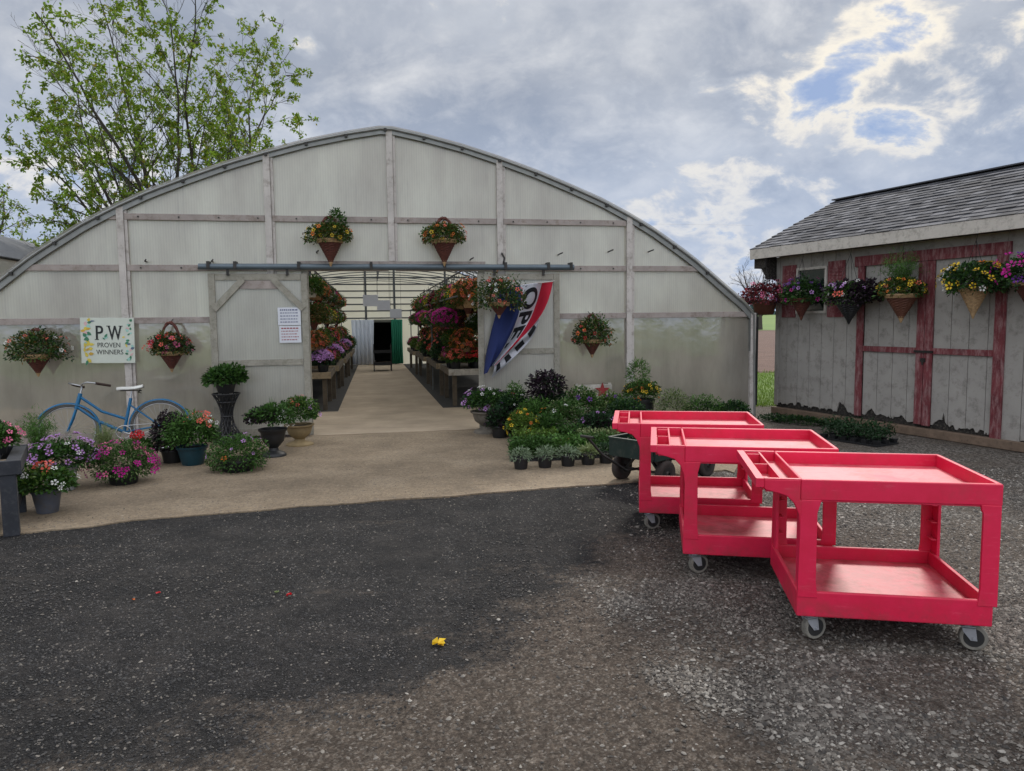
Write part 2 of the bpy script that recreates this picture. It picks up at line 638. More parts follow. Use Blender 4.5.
# thick cloud is blue-grey, its thin edges are lit warm white, the openings show blue
deck = WR(n3, [(0.30, S(146, 156, 174)), (0.5, S(170, 177, 190)), (0.72, S(200, 204, 211))])
deck = WMIX(WM('MULTIPLY', WM('SUBTRACT', n2, 0.47), 3.4, clamp=True), deck, S(214, 216, 220))
deck = WMIX(WM('MULTIPLY', WM('SUBTRACT', n1, 0.50), 4.0, clamp=True), deck, S(138, 149, 168))
edge_c = WR(cov, [(0.31, S(206, 212, 222)), (0.38, S(248, 240, 224)), (0.45, S(226, 222, 216)), (0.53, S(190, 196, 206))])
cloud = WMIX(WR(cov, [(0.44, G(0)), (0.60, G(1))]), edge_c, deck)
skyc = WMIX(0.8, WMIX(1.0, sky.outputs[0], (0.1, 0.1, 0.1, 1), 'MULTIPLY'), S(112, 142, 190))
full = WMIX(WR(cov, [(0.24, G(0)), (0.40, G(1))]), skyc, cloud)
# a bluer, lower band of thin cloud towards the horizon
low = WR(sep.outputs[2], [(0.0, G(0.55)), (0.12, G(0.42)), (0.30, G(0.0))])
full = WMIX(low, full, S(158, 180, 214))
# gain added to unseen sky overhead and behind the camera, brightening walls and carts
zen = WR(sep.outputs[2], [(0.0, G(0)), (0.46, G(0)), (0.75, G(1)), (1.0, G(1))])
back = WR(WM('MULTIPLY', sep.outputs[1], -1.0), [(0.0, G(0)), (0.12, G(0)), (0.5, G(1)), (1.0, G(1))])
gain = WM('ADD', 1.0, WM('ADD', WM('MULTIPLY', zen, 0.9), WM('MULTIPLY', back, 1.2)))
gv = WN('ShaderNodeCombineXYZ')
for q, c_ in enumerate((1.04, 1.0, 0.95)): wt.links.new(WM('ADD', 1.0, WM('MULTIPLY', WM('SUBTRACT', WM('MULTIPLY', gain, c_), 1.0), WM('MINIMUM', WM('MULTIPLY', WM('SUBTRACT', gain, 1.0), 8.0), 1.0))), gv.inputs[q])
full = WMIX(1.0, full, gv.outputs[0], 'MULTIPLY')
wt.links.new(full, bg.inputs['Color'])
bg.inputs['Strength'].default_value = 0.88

sd = bpy.data.lights.new('sun', 'SUN')
sd.energy = 2.0
sd.angle = rad(11)
sd.color = (1.0, 0.94, 0.85)
so = bpy.data.objects.new('sun', sd)
COL.objects.link(so)
sv = Vector((math.sin(SUN_AZ) * math.cos(SUN_EL), math.cos(SUN_AZ) * math.cos(SUN_EL), math.sin(SUN_EL)))
so.rotation_euler = sv.to_track_quat('Z', 'Y').to_euler()
sc.view_settings.view_transform = 'Standard'
sc.view_settings.look = 'None'
sc.view_settings.exposure = 0.32
sc.view_settings.gamma = 1.0
sc.view_settings.use_curve_mapping = False
sc.render.engine = 'CYCLES'
sc.cycles.use_denoising = True
sc.cycles.max_bounces = 8
sc.cycles.diffuse_bounces = 4
sc.cycles.transmission_bounces = 6
sc.cycles.transparent_max_bounces = 12
sc.cycles.caustics_reflective = False
sc.cycles.caustics_refractive = False

# ------------------------------------------------------------------ numpy value noise
_rg = np.random.default_rng(5)
_tab = _rg.random((256, 256))
def vnoise(x, y):
    xi, yi = np.floor(x).astype(int), np.floor(y).astype(int)
    fx, fy = x - xi, y - yi
    fx, fy = fx * fx * (3 - 2 * fx), fy * fy * (3 - 2 * fy)
    a, b = _tab[xi % 256, yi % 256], _tab[(xi + 1) % 256, yi % 256]
    c, d = _tab[xi % 256, (yi + 1) % 256], _tab[(xi + 1) % 256, (yi + 1) % 256]
    return (a * (1 - fx) + b * fx) * (1 - fy) + (c * (1 - fx) + d * fx) * fy
def fbm(x, y, o=5):
    s, a, t = 0, 0.5, 0
    for i in range(o):
        s = s + a * vnoise(x * 2 ** i + 17 * i, y * 2 ** i + 31 * i); t += a; a *= 0.55
    return s / t
def sstep(a, b, x):
    t = np.clip((x - a) / (b - a), 0, 1)
    return t * t * (3 - 2 * t)

# ------------------------------------------------------------------ ground
def sheet(name, poly, z, mat, kind='structure', thick=0):
    me = bpy.data.meshes.new(name)
    me.from_pydata([(x, y, z) for x, y in poly], [], [tuple(range(len(poly)))])
    me.materials.append(mat)
    o = bpy.data.objects.new(name, me)
    COL.objects.link(o)
    return tag(o, kind=kind)

k = NT('lawn')
o_ = k.coord('Object')
c = k.ramp(k.noise(o_, 1.2, 8, 0.7), [(0.3, S(66, 92, 34)), (0.55, S(96, 122, 44)), (0.75, S(122, 136, 66))])
k.base(c); k.rough(0.9); k.bump(k.noise(o_, 30, 6), 0.6, 0.03)
LAWN = k.m
sheet('ground', [(-900, -300), (900, -300), (900, 1500), (-900, 1500)], -0.04, LAWN)
k = NT('ploughed_soil')
o_ = k.coord('Object', (1, 1, 1))
wv = k.n('ShaderNodeTexWave'); wv.bands_direction = 'Y'; wv.inputs['Scale'].default_value = 0.42; wv.inputs['Distortion'].default_value = 2.5; wv.inputs['Detail'].default_value = 4
k.l(o_, wv.inputs['Vector'])
c = k.ramp(k.noise(o_, 0.9, 8, 0.75), [(0.3, S(82, 62, 54)), (0.7, S(126, 98, 84))])
c = k.mix(k.math('MULTIPLY', wv.outputs['Fac'], 0.5), c, S(74, 52, 44))
k.base(c); k.rough(0.95); k.bump(k.noise(o_, 8, 8), 0.8, 0.1)
sheet('ploughed_field', [(-60, 23), (120, 21.5), (160, 95), (-80, 95)], -0.03, k.m)

# the tan packed-earth and concrete apron edge, seen from the yard
EDGE = [(-26, 2.6), (-8, 4.7), (-5.6, 5.3)] + [tuple(gp(*q)[:2]) for q in ((0, 536), (50, 531), (95, 527), (130, 521), (180, 517), (240, 513), (300, 507), (350, 504), (400, 500), (450, 497), (500, 492), (560, 488), (620, 484), (680, 476), (730, 470))]
ex = np.array([p[0] for p in EDGE]); ey = np.array([p[1] for p in EDGE])
xs = np.concatenate([np.arange(-26, -9, 1.0), np.arange(-9, 8.4, 0.07), np.arange(8.5, 26, 1.0)])
ys = np.concatenate([np.arange(-8, 1.5, 0.8), np.arange(1.6, 9, 0.05), np.arange(9.05, 13.9, 0.15)])
XX, YY = np.meshgrid(xs, ys, indexing='ij')
def asphalt_mask(x, y):
    yb = np.interp(x, [-9, -2.7, -1.3, -0.5, 0.05, 0.42, 1.0, 1.7, 2.2, 2.8], [2.2, 2.5, 2.95, 3.55, 4.2, 4.9, 5.6, 6.6, 8.0, 40.0])
    n = (fbm(x * 1.7, y * 2.6) - 0.5) * 1.2 + (fbm(x * 6, y * 9, 3) - 0.5) * 0.35
    m = sstep(-1.0, 0.55, y - yb + n * 1.3)
    return m * (1 - 0.35 * sstep(0.62, 0.75, fbm(x * 0.9 + 4, y * 3.5 + 9)))
def gravel_mask(x, y):
    g = sstep(0.1, 0.75, x - 0.25 - 0.28 * (4.2 - y) * (y < 4.2) + (fbm(x * 1.2 + 7, y * 1.2) - 0.5) * 1.6)
    patch = sstep(0.42, 0.62, fbm(x * 1.5 + 3, y * 1.9 + 8, 4))
    return np.clip(g * (0.25 + 0.75 * patch), 0, 1) * (1 - asphalt_mask(x, y) * 0.85)
AM, GM = asphalt_mask(XX, YY), gravel_mask(XX, YY)
ZZ = (fbm(XX * 1.3 + 50, YY * 1.3 + 50, 3) - 0.5) * 0.012 - 0.003
nx, ny = XX.shape
V = np.stack([XX.ravel(), YY.ravel(), ZZ.ravel()], 1)
ii = (np.arange(nx - 1)[:, None] * ny + np.arange(ny - 1)[None]).reshape(-1, 1)
Fq = ii + np.array([[0, ny, ny + 1, 1]])
k = NT('yard_surface')
o_ = k.coord('Object')
at = k.n('ShaderNodeAttribute'); at.attribute_name = 'zones'
sp_ = k.n('ShaderNodeSeparateColor'); k.l(at.outputs['Color'], sp_.inputs[0])
fine = k.noise(o_, 160, 6, 0.8)
mid = k.noise(o_, 3.0, 9, 0.72)
vo = k.vor(o_, 95)
vo2 = k.vor(o_, 42)
peb = k.ramp(k.math('ADD', k.math('MULTIPLY', vo.outputs['Color'], 1.0), 0.0), [(0.2, S(52, 47, 43)), (0.55, S(88, 80, 73)), (0.85, S(140, 134, 126)), (0.97, S(196, 192, 186))])
soil = k.ramp(mid, [(0.3, S(76, 67, 59)), (0.6, S(106, 95, 84))])
soil = k.mix(k.ramp(fine, [(0.35, G(0.5)), (0.6, G(0.0))]), soil, S(40, 36, 34))
soilp = k.mix(0.42, soil, peb)
peb2 = k.ramp(vo2.outputs['Color'], [(0.1, S(50, 47, 44)), (0.5, S(98, 92, 86)), (0.9, S(158, 154, 147))])
grav = k.mix(0.55, peb, peb2)
asp = k.ramp(fine, [(0.36, S(14, 14, 15)), (0.52, S(36, 36, 37)), (0.66, S(80, 79, 78))])
asp = k.mix(k.ramp(mid, [(0.42, G(0.0)), (0.7, G(0.5))]), asp, S(78, 74, 71))
asp = k.mix(k.ramp(vo.outputs['Color'], [(0.93, G(0.0)), (0.96, G(0.3))]), asp, S(104, 102, 100))
c = k.mix(sp_.outputs[1], soilp, grav)
am2 = k.math('ADD', sp_.outputs[0], k.math('MULTIPLY', k.math('SUBTRACT', k.noise(o_, 9, 10, .85), 0.5), 1.9))
c = k.mix(k.ramp(am2, [(0.3, G(0)), (0.72, G(1))]), c, asp)
k.base(c); k.rough(0.92)
k.b.inputs['Specular IOR Level'].default_value = 0.2
med = k.noise(o_, 22, 10, .9)
c = k.mix(1.0, c, k.ramp(med, [(0.38, G(.42)), (0.5, G(.95)), (0.62, (1.8, 1.78, 1.74, 1))]), 'MULTIPLY')
k.base(c)
h = k.math('ADD', k.math('ADD', k.math('MULTIPLY', vo.outputs['Distance'], -1.0), k.math('MULTIPLY', fine, 0.8)), k.math('MULTIPLY', med, 2.0))
k.bump(h, 0.9, 0.008)
yard = raw_build('gravel_yard', V, Fq, k.m, None)
yard.data.polygons.foreach_set('use_smooth', [True] * len(yard.data.polygons))
ca = yard.data.color_attributes.new('zones', 'FLOAT_COLOR', 'POINT')
arr = np.zeros((len(V), 4), np.float32); arr[:, 0] = AM.ravel(); arr[:, 1] = GM.ravel(); arr[:, 3] = 1
ca.data.foreach_set('color', arr.ravel())
tag(yard, kind='structure')

# apron
k = NT('packed_apron')
o_ = k.coord('Object')
c = k.ramp(k.noise(o_, 1.1, 9, 0.68), [(0.28, S(112, 99, 82)), (0.5, S(142, 126, 104)), (0.75, S(166, 150, 127))])
c = k.mix(k.ramp(k.noise(o_, 70, 6, .8), [(0.35, G(0.45)), (0.6, G(0.0))]), c, S(82, 72, 60))
st = k.noise(k.coord('Object', (1.2, 6, 1)), 1.6, 8, 0.7, 0.4)
c = k.mix(k.ramp(st, [(0.55, G(0.0)), (0.72, G(0.45))]), c, S(100, 88, 72))
v3 = k.vor(o_, 60)
c = k.mix(k.ramp(v3.outputs['Color'], [(0.93, G(0)), (0.96, G(0.6))]), c, S(176, 166, 150))
med = k.noise(o_, 30, 9, .86)
c = k.mix(1.0, c, k.ramp(med, [(0.38, G(.62)), (0.5, G(.98)), (0.62, (1.28, 1.26, 1.22, 1))]), 'MULTIPLY')
k.base(c); k.rough(0.9); k.bump(k.math('ADD', k.noise(o_, 110, 6, .8), med), 0.6, 0.006)
APRON = k.m
rr = random.Random(3)
edge2 = []
for i in range(len(EDGE) - 1):
    a, b = Vector(EDGE[i]), Vector(EDGE[i + 1])
    n = max(1, int((b - a).length / 0.06)) if EDGE[i][0] > -9 else 1
    for j in range(n):
        p = a.lerp(b, j / n)
        wob = 0.05 * (fbm(np.array([p.x * 2.0]), np.array([3.3]), 5)[0] - 0.5) * 2
        edge2.append((p.x, p.y + wob + rr.uniform(-.008, .008)))
edge2.append((2.35, 7.75))
edge2 += [(2.7, 8.6), (3.0, 9.6), (3.5, 10.6), (3.75, 11.6), (3.9, 12.05), (3.9, 12.6), (-26, 12.6)]
ap = MB()
n = len(edge2)
ap.add([(x, y, 0.010) for x, y in edge2] + [(x, y, -0.02) for x, y in edge2], [tuple(range(n))] + [(i, i + n, (i + 1) % n + n, (i + 1) % n) for i in range(n)])
tag(ap.build('apron', APRON), kind='structure')

# loose stones lying on the yard (one mass)
def stones(name, N, seed, dens, xr, yr, size, mat, apron=False):
    rg = np.random.default_rng(seed)
    P = np.empty((0, 2))
    while len(P) < N:
        q = np.stack([rg.uniform(*xr, N * 3), rg.uniform(0, 1, N * 3)], 1)
        q[:, 1] = yr[0] * (yr[1] / yr[0]) ** q[:, 1]
        q = q[(np.abs(q[:, 0] / q[:, 1]) < 1.1)]
        q = q[rg.random(len(q)) < dens(q[:, 0], q[:, 1])]
        q = q[(q[:, 1] > np.interp(q[:, 0], ex, ey) + .03) & (q[:, 0] < 2.2)] if apron else q[q[:, 1] < np.interp(q[:, 0], ex, ey)]
        P = np.concatenate([P, q])
    P = P[:N]
    base = np.array([[1, 0, 0], [.5, .8, 0], [-.5, .85, 0], [-1, 0, 0], [-.5, -.8, 0], [.5, -.85, 0], [.35, .1, .75], [-.4, -.05, .7]])
    Fb = np.array([[0, 1, 6], [1, 2, 6], [2, 7, 6], [2, 3, 7], [3, 4, 7], [4, 5, 7], [5, 6, 7], [5, 0, 6]])
    s = size[0] * (size[1] / size[0]) ** (rg.random(N) ** 1.8)
    V = base[None] * (1 + rg.normal(size=(N, 8, 3)) * 0.22) * s[:, None, None] * np.stack([rg.uniform(.7, 1.3, N), rg.uniform(.5, 1, N), rg.uniform(.5, 1, N)], 1)[:, None]
    a = rg.uniform(0, 2 * PI, N)
    ca_, sa = np.cos(a)[:, None], np.sin(a)[:, None]
    X = V[:, :, 0] * ca_ - V[:, :, 1] * sa
    Y = V[:, :, 0] * sa + V[:, :, 1] * ca_
    tilt = rg.normal(size=(N, 1)) * .3
    Z = V[:, :, 2] + X * tilt * .3 + (.012 if apron else 0)
    V = np.stack([X + P[:, :1], Y + P[:, 1:], Z - 0.002], 2).reshape(-1, 3)
    Fc = (np.arange(N)[:, None, None] * 8 + Fb[None]).reshape(-1, 3)
    o = raw_build(name, V, Fc, mat, None)
    return tag(o, kind='stuff')
k = NT('loose_stone')
g_ = k.n('ShaderNodeNewGeometry')
c = k.ramp(g_.outputs['Random Per Island'], [(0.0, S(42, 41, 40)), (0.35, S(78, 74, 69)), (0.7, S(112, 107, 100)), (0.92, S(138, 133, 125)), (1.0, S(170, 165, 156))])
c = k.mix(k.ramp(k.noise(k.coord('Object'), 90, 5), [(0.4, G(0)), (0.7, G(0.4))]), c, S(90, 80, 70))
k.base(c); k.rough(0.85)
STONE = k.m
stones('loose_gravel', 95000, 11, lambda x, y: np.clip(gravel_mask(x, y) * 0.95 + 0.0015 + .04 * (1 - asphalt_mask(x, y)) ** 2, 0, 1), (-4.5, 8), (1.7, 10.5), (0.0035, 0.0135), STONE)
stones('coarse_gravel', 6000, 12, lambda x, y: np.clip(gravel_mask(x, y) * 0.6 + .004 * (1 - asphalt_mask(x, y)) ** 3, 0, 1), (-4.5, 8), (1.7, 10.5), (0.010, 0.020), STONE)

k = NT('asphalt_crumb')
g_ = k.n('ShaderNodeNewGeometry')
k.base(k.ramp(g_.outputs['Random Per Island'], [(0.0, S(26, 26, 27)), (0.5, S(48, 48, 49)), (0.85, S(74, 72, 70)), (1.0, S(112, 106, 98))])); k.rough(.9)
stones('asphalt_crumbs', 60000, 14, lambda x, y: np.clip(asphalt_mask(x, y) * (.35 + .65 * fbm(x * 1.3, y * 2.1)), 0, 1), (-6.5, 2.4), (1.9, 7.6), (.003, .010), k.m)
stones('apron_grit', 5200, 13, lambda x, y: np.clip(.12 + 1.2 * np.exp(-(y - np.interp(x, ex, ey)) / .35) * (fbm(x * 2, y * 2) > .45) + .5 * (fbm(x * .8 + 3, y * .8) > .58), 0, 1), (-6.5, 2.2), (5.2, 10.4), (.0025, .008), STONE, apron=True)

# ------------------------------------------------------------------ greenhouse (local u = x along the front, v = y inward)
GA = rad(10.7)
GO = Vector((-1.83, 10.9, 0))
gh = empty('greenhouse', GO, GA, 'large arched plastic film greenhouse with open front doorway full of flowers', 'greenhouse')
GM4 = Matrix.Translation(GO) @ Matrix.Rotation(GA, 4, 'Z')
def gl(u, v, z=0.0):
    return GM4 @ Vector((u, v, z))
def wl(px, py, off=0.0):
    """point of the greenhouse front (or a plane parallel to it) seen at a place of the photo, as local u, z"""
    Mi = GM4.inverted()
    o = Mi @ Vector((0, 0, EYE))
    d = Mi.to_3x3() @ Vector(ray(px, py))
    t = (off - o.y) / d.y
    return (o + d * t).x, (o + d * t).z
UC = 0.06
tw = np.array([0, .54, 1.1, 1.65, 2.2, 2.7, 3.2, 3.65, 4.05, 4.4, 4.7, 4.95, 5.2, 5.45, 5.62, 5.75])
tz = np.array([4.43, 4.33, 4.20, 4.04, 3.86, 3.67, 3.47, 3.25, 3.03, 2.80, 2.60, 2.40, 2.20, 2.0, 1.87, 1.72])
def arc(u):
    return float(np.interp(abs(u - UC), tw, tz))
HW = 5.75
GLEN = 17.6
def polymat(name, colr, tr=0.5, gloss=0.07, rough=0.3, stain=0.5, clear=0.0, ribs=0.0):
    k = NT(name)
    o_ = k.coord('Object')
    a = k.noise(k.coord('Object', (1, 1, .35)), 1.1, 7, 0.62)
    dk = tuple(c * (1 - .30 * stain) for c in colr[:3]) + (1,)
    lt = tuple(min(1, c * (1 + .10 * stain)) for c in colr[:3]) + (1,)
    c = k.ramp(a, [(0.3, dk), (0.65, lt)])
    st = k.noise(k.coord('Object', (9, 9, .5)), 1.5, 6, 0.7)
    c = k.mix(k.ramp(st, [(0.55, G(0)), (0.8, G(0.30 * stain))]), c, S(140, 136, 128))
    df = k.n('ShaderNodeBsdfDiffuse'); tl = k.n('ShaderNodeBsdfTranslucent'); gs = k.n('ShaderNodeBsdfGlossy')
    k.l(c, df.inputs[0]); k.l(c, tl.inputs[0]); gs.inputs['Roughness'].default_value = rough
    gs.inputs[0].default_value = (0.9, 0.88, 0.84, 1)
    bmp = k.n('ShaderNodeBump'); bmp.inputs['Strength'].default_value = 0.25; bmp.inputs['Distance'].default_value = 0.03
    hh = k.noise(o_, 1.6, 4, 0.5)
    if ribs:
        wv = k.n('ShaderNodeTexWave'); wv.bands_direction = 'X'; wv.inputs['Scale'].default_value = ribs
        k.l(o_, wv.inputs['Vector'])
        hh = k.math('ADD', hh, k.math('MULTIPLY', wv.outputs['Fac'], 0.12))
        c = k.mix(1.0, c, k.ramp(wv.outputs['Fac'], [(0.0, G(.93)), (1.0, G(1))]), 'MULTIPLY')
        k.l(c, df.inputs[0]); k.l(c, tl.inputs[0])
    k.l(hh, bmp.inputs['Height'])
    k.l(bmp.outputs[0], gs.inputs['Normal'])
    m1 = k.n('ShaderNodeMixShader'); m1.inputs[0].default_value = tr
    k.l(df.outputs[0], m1.inputs[1]); k.l(tl.outputs[0], m1.inputs[2])
    fr = k.n('ShaderNodeFresnel'); fr.inputs['IOR'].default_value = 1.4
    k.l(bmp.outputs[0], fr.inputs['Normal'])
    m2 = k.n('ShaderNodeMixShader')
    k.l(k.math('ADD', k.math('MULTIPLY', fr.outputs[0], 0.8), gloss), m2.inputs[0])
    k.l(m1.outputs[0], m2.inputs[1]); k.l(gs.outputs[0], m2.inputs[2])
    res = m2.outputs[0]
    if clear:
        tp = k.n('ShaderNodeBsdfTransparent'); tp.inputs[0].default_value = G(0.9)
        m3 = k.n('ShaderNodeMixShader'); m3.inputs[0].default_value = clear
        k.l(res, m3.inputs[1]); k.l(tp.outputs[0], m3.inputs[2])
        res = m3.outputs[0]
    k.l(res, k.out.inputs['Surface'])
    return k.m
POLY = polymat('wall_sheet', S(252, 245, 230), 0.62, 0.11, 0.28, stain=1.1, clear=.07, ribs=9)
POLYD = polymat('lower_wall_sheet', S(208, 203, 190), 0.6, 0.20, 0.10, stain=1.2, clear=.25)  # darker colour stands for the dim interior behind; film also clearer and glossier
FILM = polymat('roof_film', S(246, 246, 240), 0.86, 0.03, 0.3, stain=0.25, clear=0.3)
FRAME = paint('weathered_frame', S(152, 142, 136), 0.75, var=0.18, scale=4, dirt=S(112, 98, 88))
POSTM = paint('weathered_post', S(186, 180, 174), 0.7, var=0.12, scale=4, dirt=S(128, 118, 108))
GALV = paint('galvanised_pipe', S(134, 135, 132), 0.45, var=0.15, metal=0.5)
TRACK = paint('door_track_paint', S(92, 104, 112), 0.45, var=0.15, metal=0.3)
DOORW = paint('door_frame_wood', S(146, 142, 130), 0.75, var=0.2, scale=7, dirt=S(106, 104, 88))
BOLT = paint('bolt_metal', S(62, 60, 58), 0.5, metal=0.7)

PU = [-5.69, -3.53, -1.60, 0.10, 1.70, 3.72, 5.81]
rows = [0.05, 1.70, 2.42, 3.11, 9]
OPEN0, OPEN1, OPENZ = -1.09, 1.37, 2.40
def panel(u0, u1, z0, z1, mat, top=None):
    us = np.linspace(u0, u1, max(2, int((u1 - u0) / .12)))
    tops = [(u, min(z1, arc(u) - 0.03)) for u in us]
    if max(t[1] for t in tops) <= z0 + .03:
        return
    tops = [(u, max(z, z0)) for u, z in tops]
    poly = [(u0, z0), (u1, z0)] + tops[::-1]
    m = MB(); m.prism(poly, 0.0, 0.008)
    m.build('wall_panel', mat, gh)
for i in range(6):
    for j in range(4):
        u0, u1, z0, z1 = PU[i], PU[i + 1], rows[j], rows[j + 1]
        lo = j == 0
        mat = POLYD if lo else POLY
        if z1 <= 2.43 and u1 > OPEN0 and u0 < OPEN1:
            if u0 < OPEN0: panel(u0, OPEN0, z0, z1, mat)
            if u1 > OPEN1: panel(OPEN1, u1, z0, z1, mat)
        else:
            panel(u0, u1, z0, z1, mat)
# posts and rails of the front, standing proud of the sheets
for i, u in enumerate(PU):
    zt = arc(u) - .04 if 0 < i < 6 else 1.72
    z0 = 0.0 if abs(u - .1) > 2 and abs(u) > 1.65 or u == -1.60 or u == 1.70 else 2.52
    m = MB(); m.box(u - .045, u + .045, -.062, -.002, z0, zt)
    if 0 < i < 6:
        m.box(u + .047, u + .085, -.04, -.002, z0, zt - .03)
    m.build('post', POSTM, gh, bevel=.004)
def rail(z, u0, u1, h=.085, mat=FRAME, y0=-.045):
    m = MB(); m.box(u0, u1, y0, -.003, z - h / 2, z + h / 2)
    m.build('rail', mat, gh, bevel=.004)
for z in (1.70, 2.42, 3.11):
    for i in range(6):
        a, b = PU[i] + .05, PU[i + 1] - .05
        if z == 1.70:
            if i == 2: b = OPEN0 - .05
            if i == 4: pass
            if i == 3: continue
        if z == 2.42 and i in (2, 3, 4):
            pass
        zz = z - .0
        for sgn in (0,):
            while arc(a) < z + .05 and a < b: a += .02
            while arc(b) < z + .05 and b > a: b -= .02
        if b - a > .1: rail(zz, a, b)
rail(2.47, OPEN0 - .1, OPEN1 + .1, .1, FRAME, -.058)
# base board
for a, b in ((-5.7, OPEN0), (OPEN1, 5.8)):
    m = MB(); m.box(a, b, -.04, -.003, .0, .16); m.build('base_board', FRAME, gh, bevel=.004)
# door jambs
for u in (OPEN0 - .045, OPEN1 + .045):
    m = MB(); m.box(u - .045, u + .045, -.05, .06, 0, 2.41); m.build('door_jamb', DOORW, gh, bevel=.004)
# edge rim of the front arch
def arch_pts(off, v, n=64, z0=0.0):
    p = [(UC - HW - off - .04, v, z0)]
    for u in np.linspace(-HW, HW, n):
        p.append((UC + u * (1 + off / HW), v, arc(UC + u) + off))
    p.append((UC + HW + off + .04, v, z0))
    return p
m = MB()
ap_ = arch_pts(0.0, 0, 70)
ip = [(UC + (u - UC) * .99, v, z - .10 if z > .1 else z) for u, v, z in ap_]
n = len(ap_)
vs = []
for (a, b) in ((ap_, -.06), (ip, -.06), (ip, .03), (ap_, .03)):
    vs += [(p[0], b, p[2]) for p in a]
fs = []
for i in range(n - 1):
    for a, b in ((0, 1), (1, 2), (2, 3), (3, 0)):
        fs.append((a * n + i, a * n + i + 1, b * n + i + 1, b * n + i))
m.add(vs, fs)
m.build('arch_rim', GALV, gh)
m = MB(); m.tube([(p[0], -.075, p[2] - .03) for p in arch_pts(0.0, 0, 70)], .016, 6); m.build('rim_pipe', GALV, gh, smooth=True)
for u in np.arange(-4.9, 5.2, .55):
    m = MB(); m.box(u - .02, u + .02, -.098, -.062, arc(u) - .075, arc(u) - .035)
    m.build('rim_clip', BOLT, gh)
# roof skin
m = MB()
pf = arch_pts(0.035, 0, 60)
N = 26
vs, fs = [], []
for j in range(N + 1):
    v = .0 + GLEN * j / N
    sag = -0.015 * (j % 2)
    vs += [(p[0], v, p[2] + (sag if p[2] > .5 else 0)) for p in pf]
n = len(pf)
for j in range(N):
    for i in range(n - 1):
        fs.append((j * n + i, j * n + i + 1, (j + 1) * n + i + 1, (j + 1) * n + i))
m.add(vs, fs)
m.build('roof_film', FILM, gh, smooth=True)
# hoops and purlins inside
HOOPM = paint('hoop_pipe', S(98, 102, 104), 0.5, metal=0.4)
hoop0 = None
for j in range(14):
    v = .9 + 1.27 * j
    if hoop0 is None:
        m = MB(); m.tube(arch_pts(-.04, 0, 40), .024, 6); hoop0 = m.build('hoop', HOOPM, gh, smooth=True); hoop0.location = (0, v, 0)
    else:
        h_ = hoop0.copy(); COL.objects.link(h_); h_.parent = gh; h_.location = (0, v, 0)
    m = MB(); m.tube([(UC + 3.3 * math.sin(a), v, 2.35 + .82 * math.cos(a)) for a in np.linspace(-1.45, 1.45, 21)], .015, 6)
    m.tube([(UC, v, 3.17), (UC, v, 4.35)], .012, 6)
    m.build('cross_tie', HOOPM, gh, smooth=True)
for u in (-4.4, -2.9, -1.45, 0.06, 1.57, 3.0, 4.5):
    m = MB(); m.tube([(u, .1, arc(u) - .07), (u, GLEN - .1, arc(u) - .07)], .018, 6); m.build('purlin', HOOPM, gh, smooth=True)
# basket rails with their posts
for u, z in ((-1.25, 2.62), (-2.1, 2.30), (1.55, 2.62), (2.3, 2.66), (1.18, 2.05)):
    m = MB(); m.tube([(u, 1.2, z), (u, GLEN - 1.5, z)], .016, 6)
    for v in (6.5, 11.6, 15.8):
        m.tube([(u, v, 0), (u, v, z)], .02, 6)
    m.build('basket_rail', HOOPM, gh, smooth=True)
# end wall with doorway
ENDW = polymat('end_wall_sheet', S(246, 246, 232), 0.85, 0.03, 0.3, stain=0.2, clear=0.2)
us = np.linspace(UC - HW, UC + HW, 60)
for a, b, z0 in ((UC - HW, -.35, .0), (-.35, .62, 1.62), (.62, UC + HW, .0)):
    uu = np.linspace(a, b, 24)
    poly = [(a, z0), (b, z0)] + [(u, arc(u) - .02) for u in uu[::-1]]
    m = MB(); m.prism(poly, GLEN, GLEN + .01); m.build('end_panel', ENDW, gh)
for z in (1.78, 2.05, 2.3, 2.55, 2.8, 3.05, 3.3, 3.6):
    m = MB(); w_ = next(x for x in np.arange(5.75, 0, -.05) if arc(x + UC) > z + .05)
    m.box(UC - w_, UC + w_, GLEN - .06, GLEN - .004, z - .025, z + .025); m.build('end_rail', HOOPM, gh)
for u in (-2.4, -.40, .67, 2.6):
    m = MB(); m.box(u - .04, u + .04, GLEN - .1, GLEN - .065, 0, arc(u) - .06); m.build('end_post', HOOPM, gh)
# dark box added behind the far doorway so the opening reads black
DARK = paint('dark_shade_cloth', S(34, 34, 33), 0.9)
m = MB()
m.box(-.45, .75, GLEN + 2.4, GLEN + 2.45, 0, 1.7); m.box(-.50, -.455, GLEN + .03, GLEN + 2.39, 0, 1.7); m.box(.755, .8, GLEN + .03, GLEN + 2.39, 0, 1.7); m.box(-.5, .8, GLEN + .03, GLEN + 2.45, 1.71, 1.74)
m.build('doorway_dark_box', DARK, gh)
# dark rolled side curtain at the right front corner
m = MB(); m.tube([(5.90, .06, .22), (5.90, .06, 1.72)], .045, 8); m.box(5.86, 5.93, .0, .9, .22, 1.66)
m.build('rolled_curtain', DARK, gh)
# small pipe hooks poking through the sheets
for q in ((200, 269, .35), (317, 253, .2), (213, 262, .12), (470, 260, .12), (558, 255, .25), (608, 252, .22), (648, 252, .25), (147, 262, .2)):
    u, z = wl(q[0], q[1])
    m = MB(); m.tube([(u, .0, z), (u, -.10, z + .005), (u + .03, -.16, z + .02)], .010, 6); m.build('hook', BOLT, gh, smooth=True)
# bolts along the rails
m = MB()
for z in (2.42, 3.11):
    for u in np.arange(-3.3, 3.7, .52):
        if z == 2.42 and -2.6 < u < 2.9: continue
        m.lathe([(.012, 0), (.012, .012)], 6, Matrix.Translation((u, -.046, z)) @ Matrix.Rotation(PI / 2, 4, 'X'))
m.build('rail_bolts', BOLT, gh)

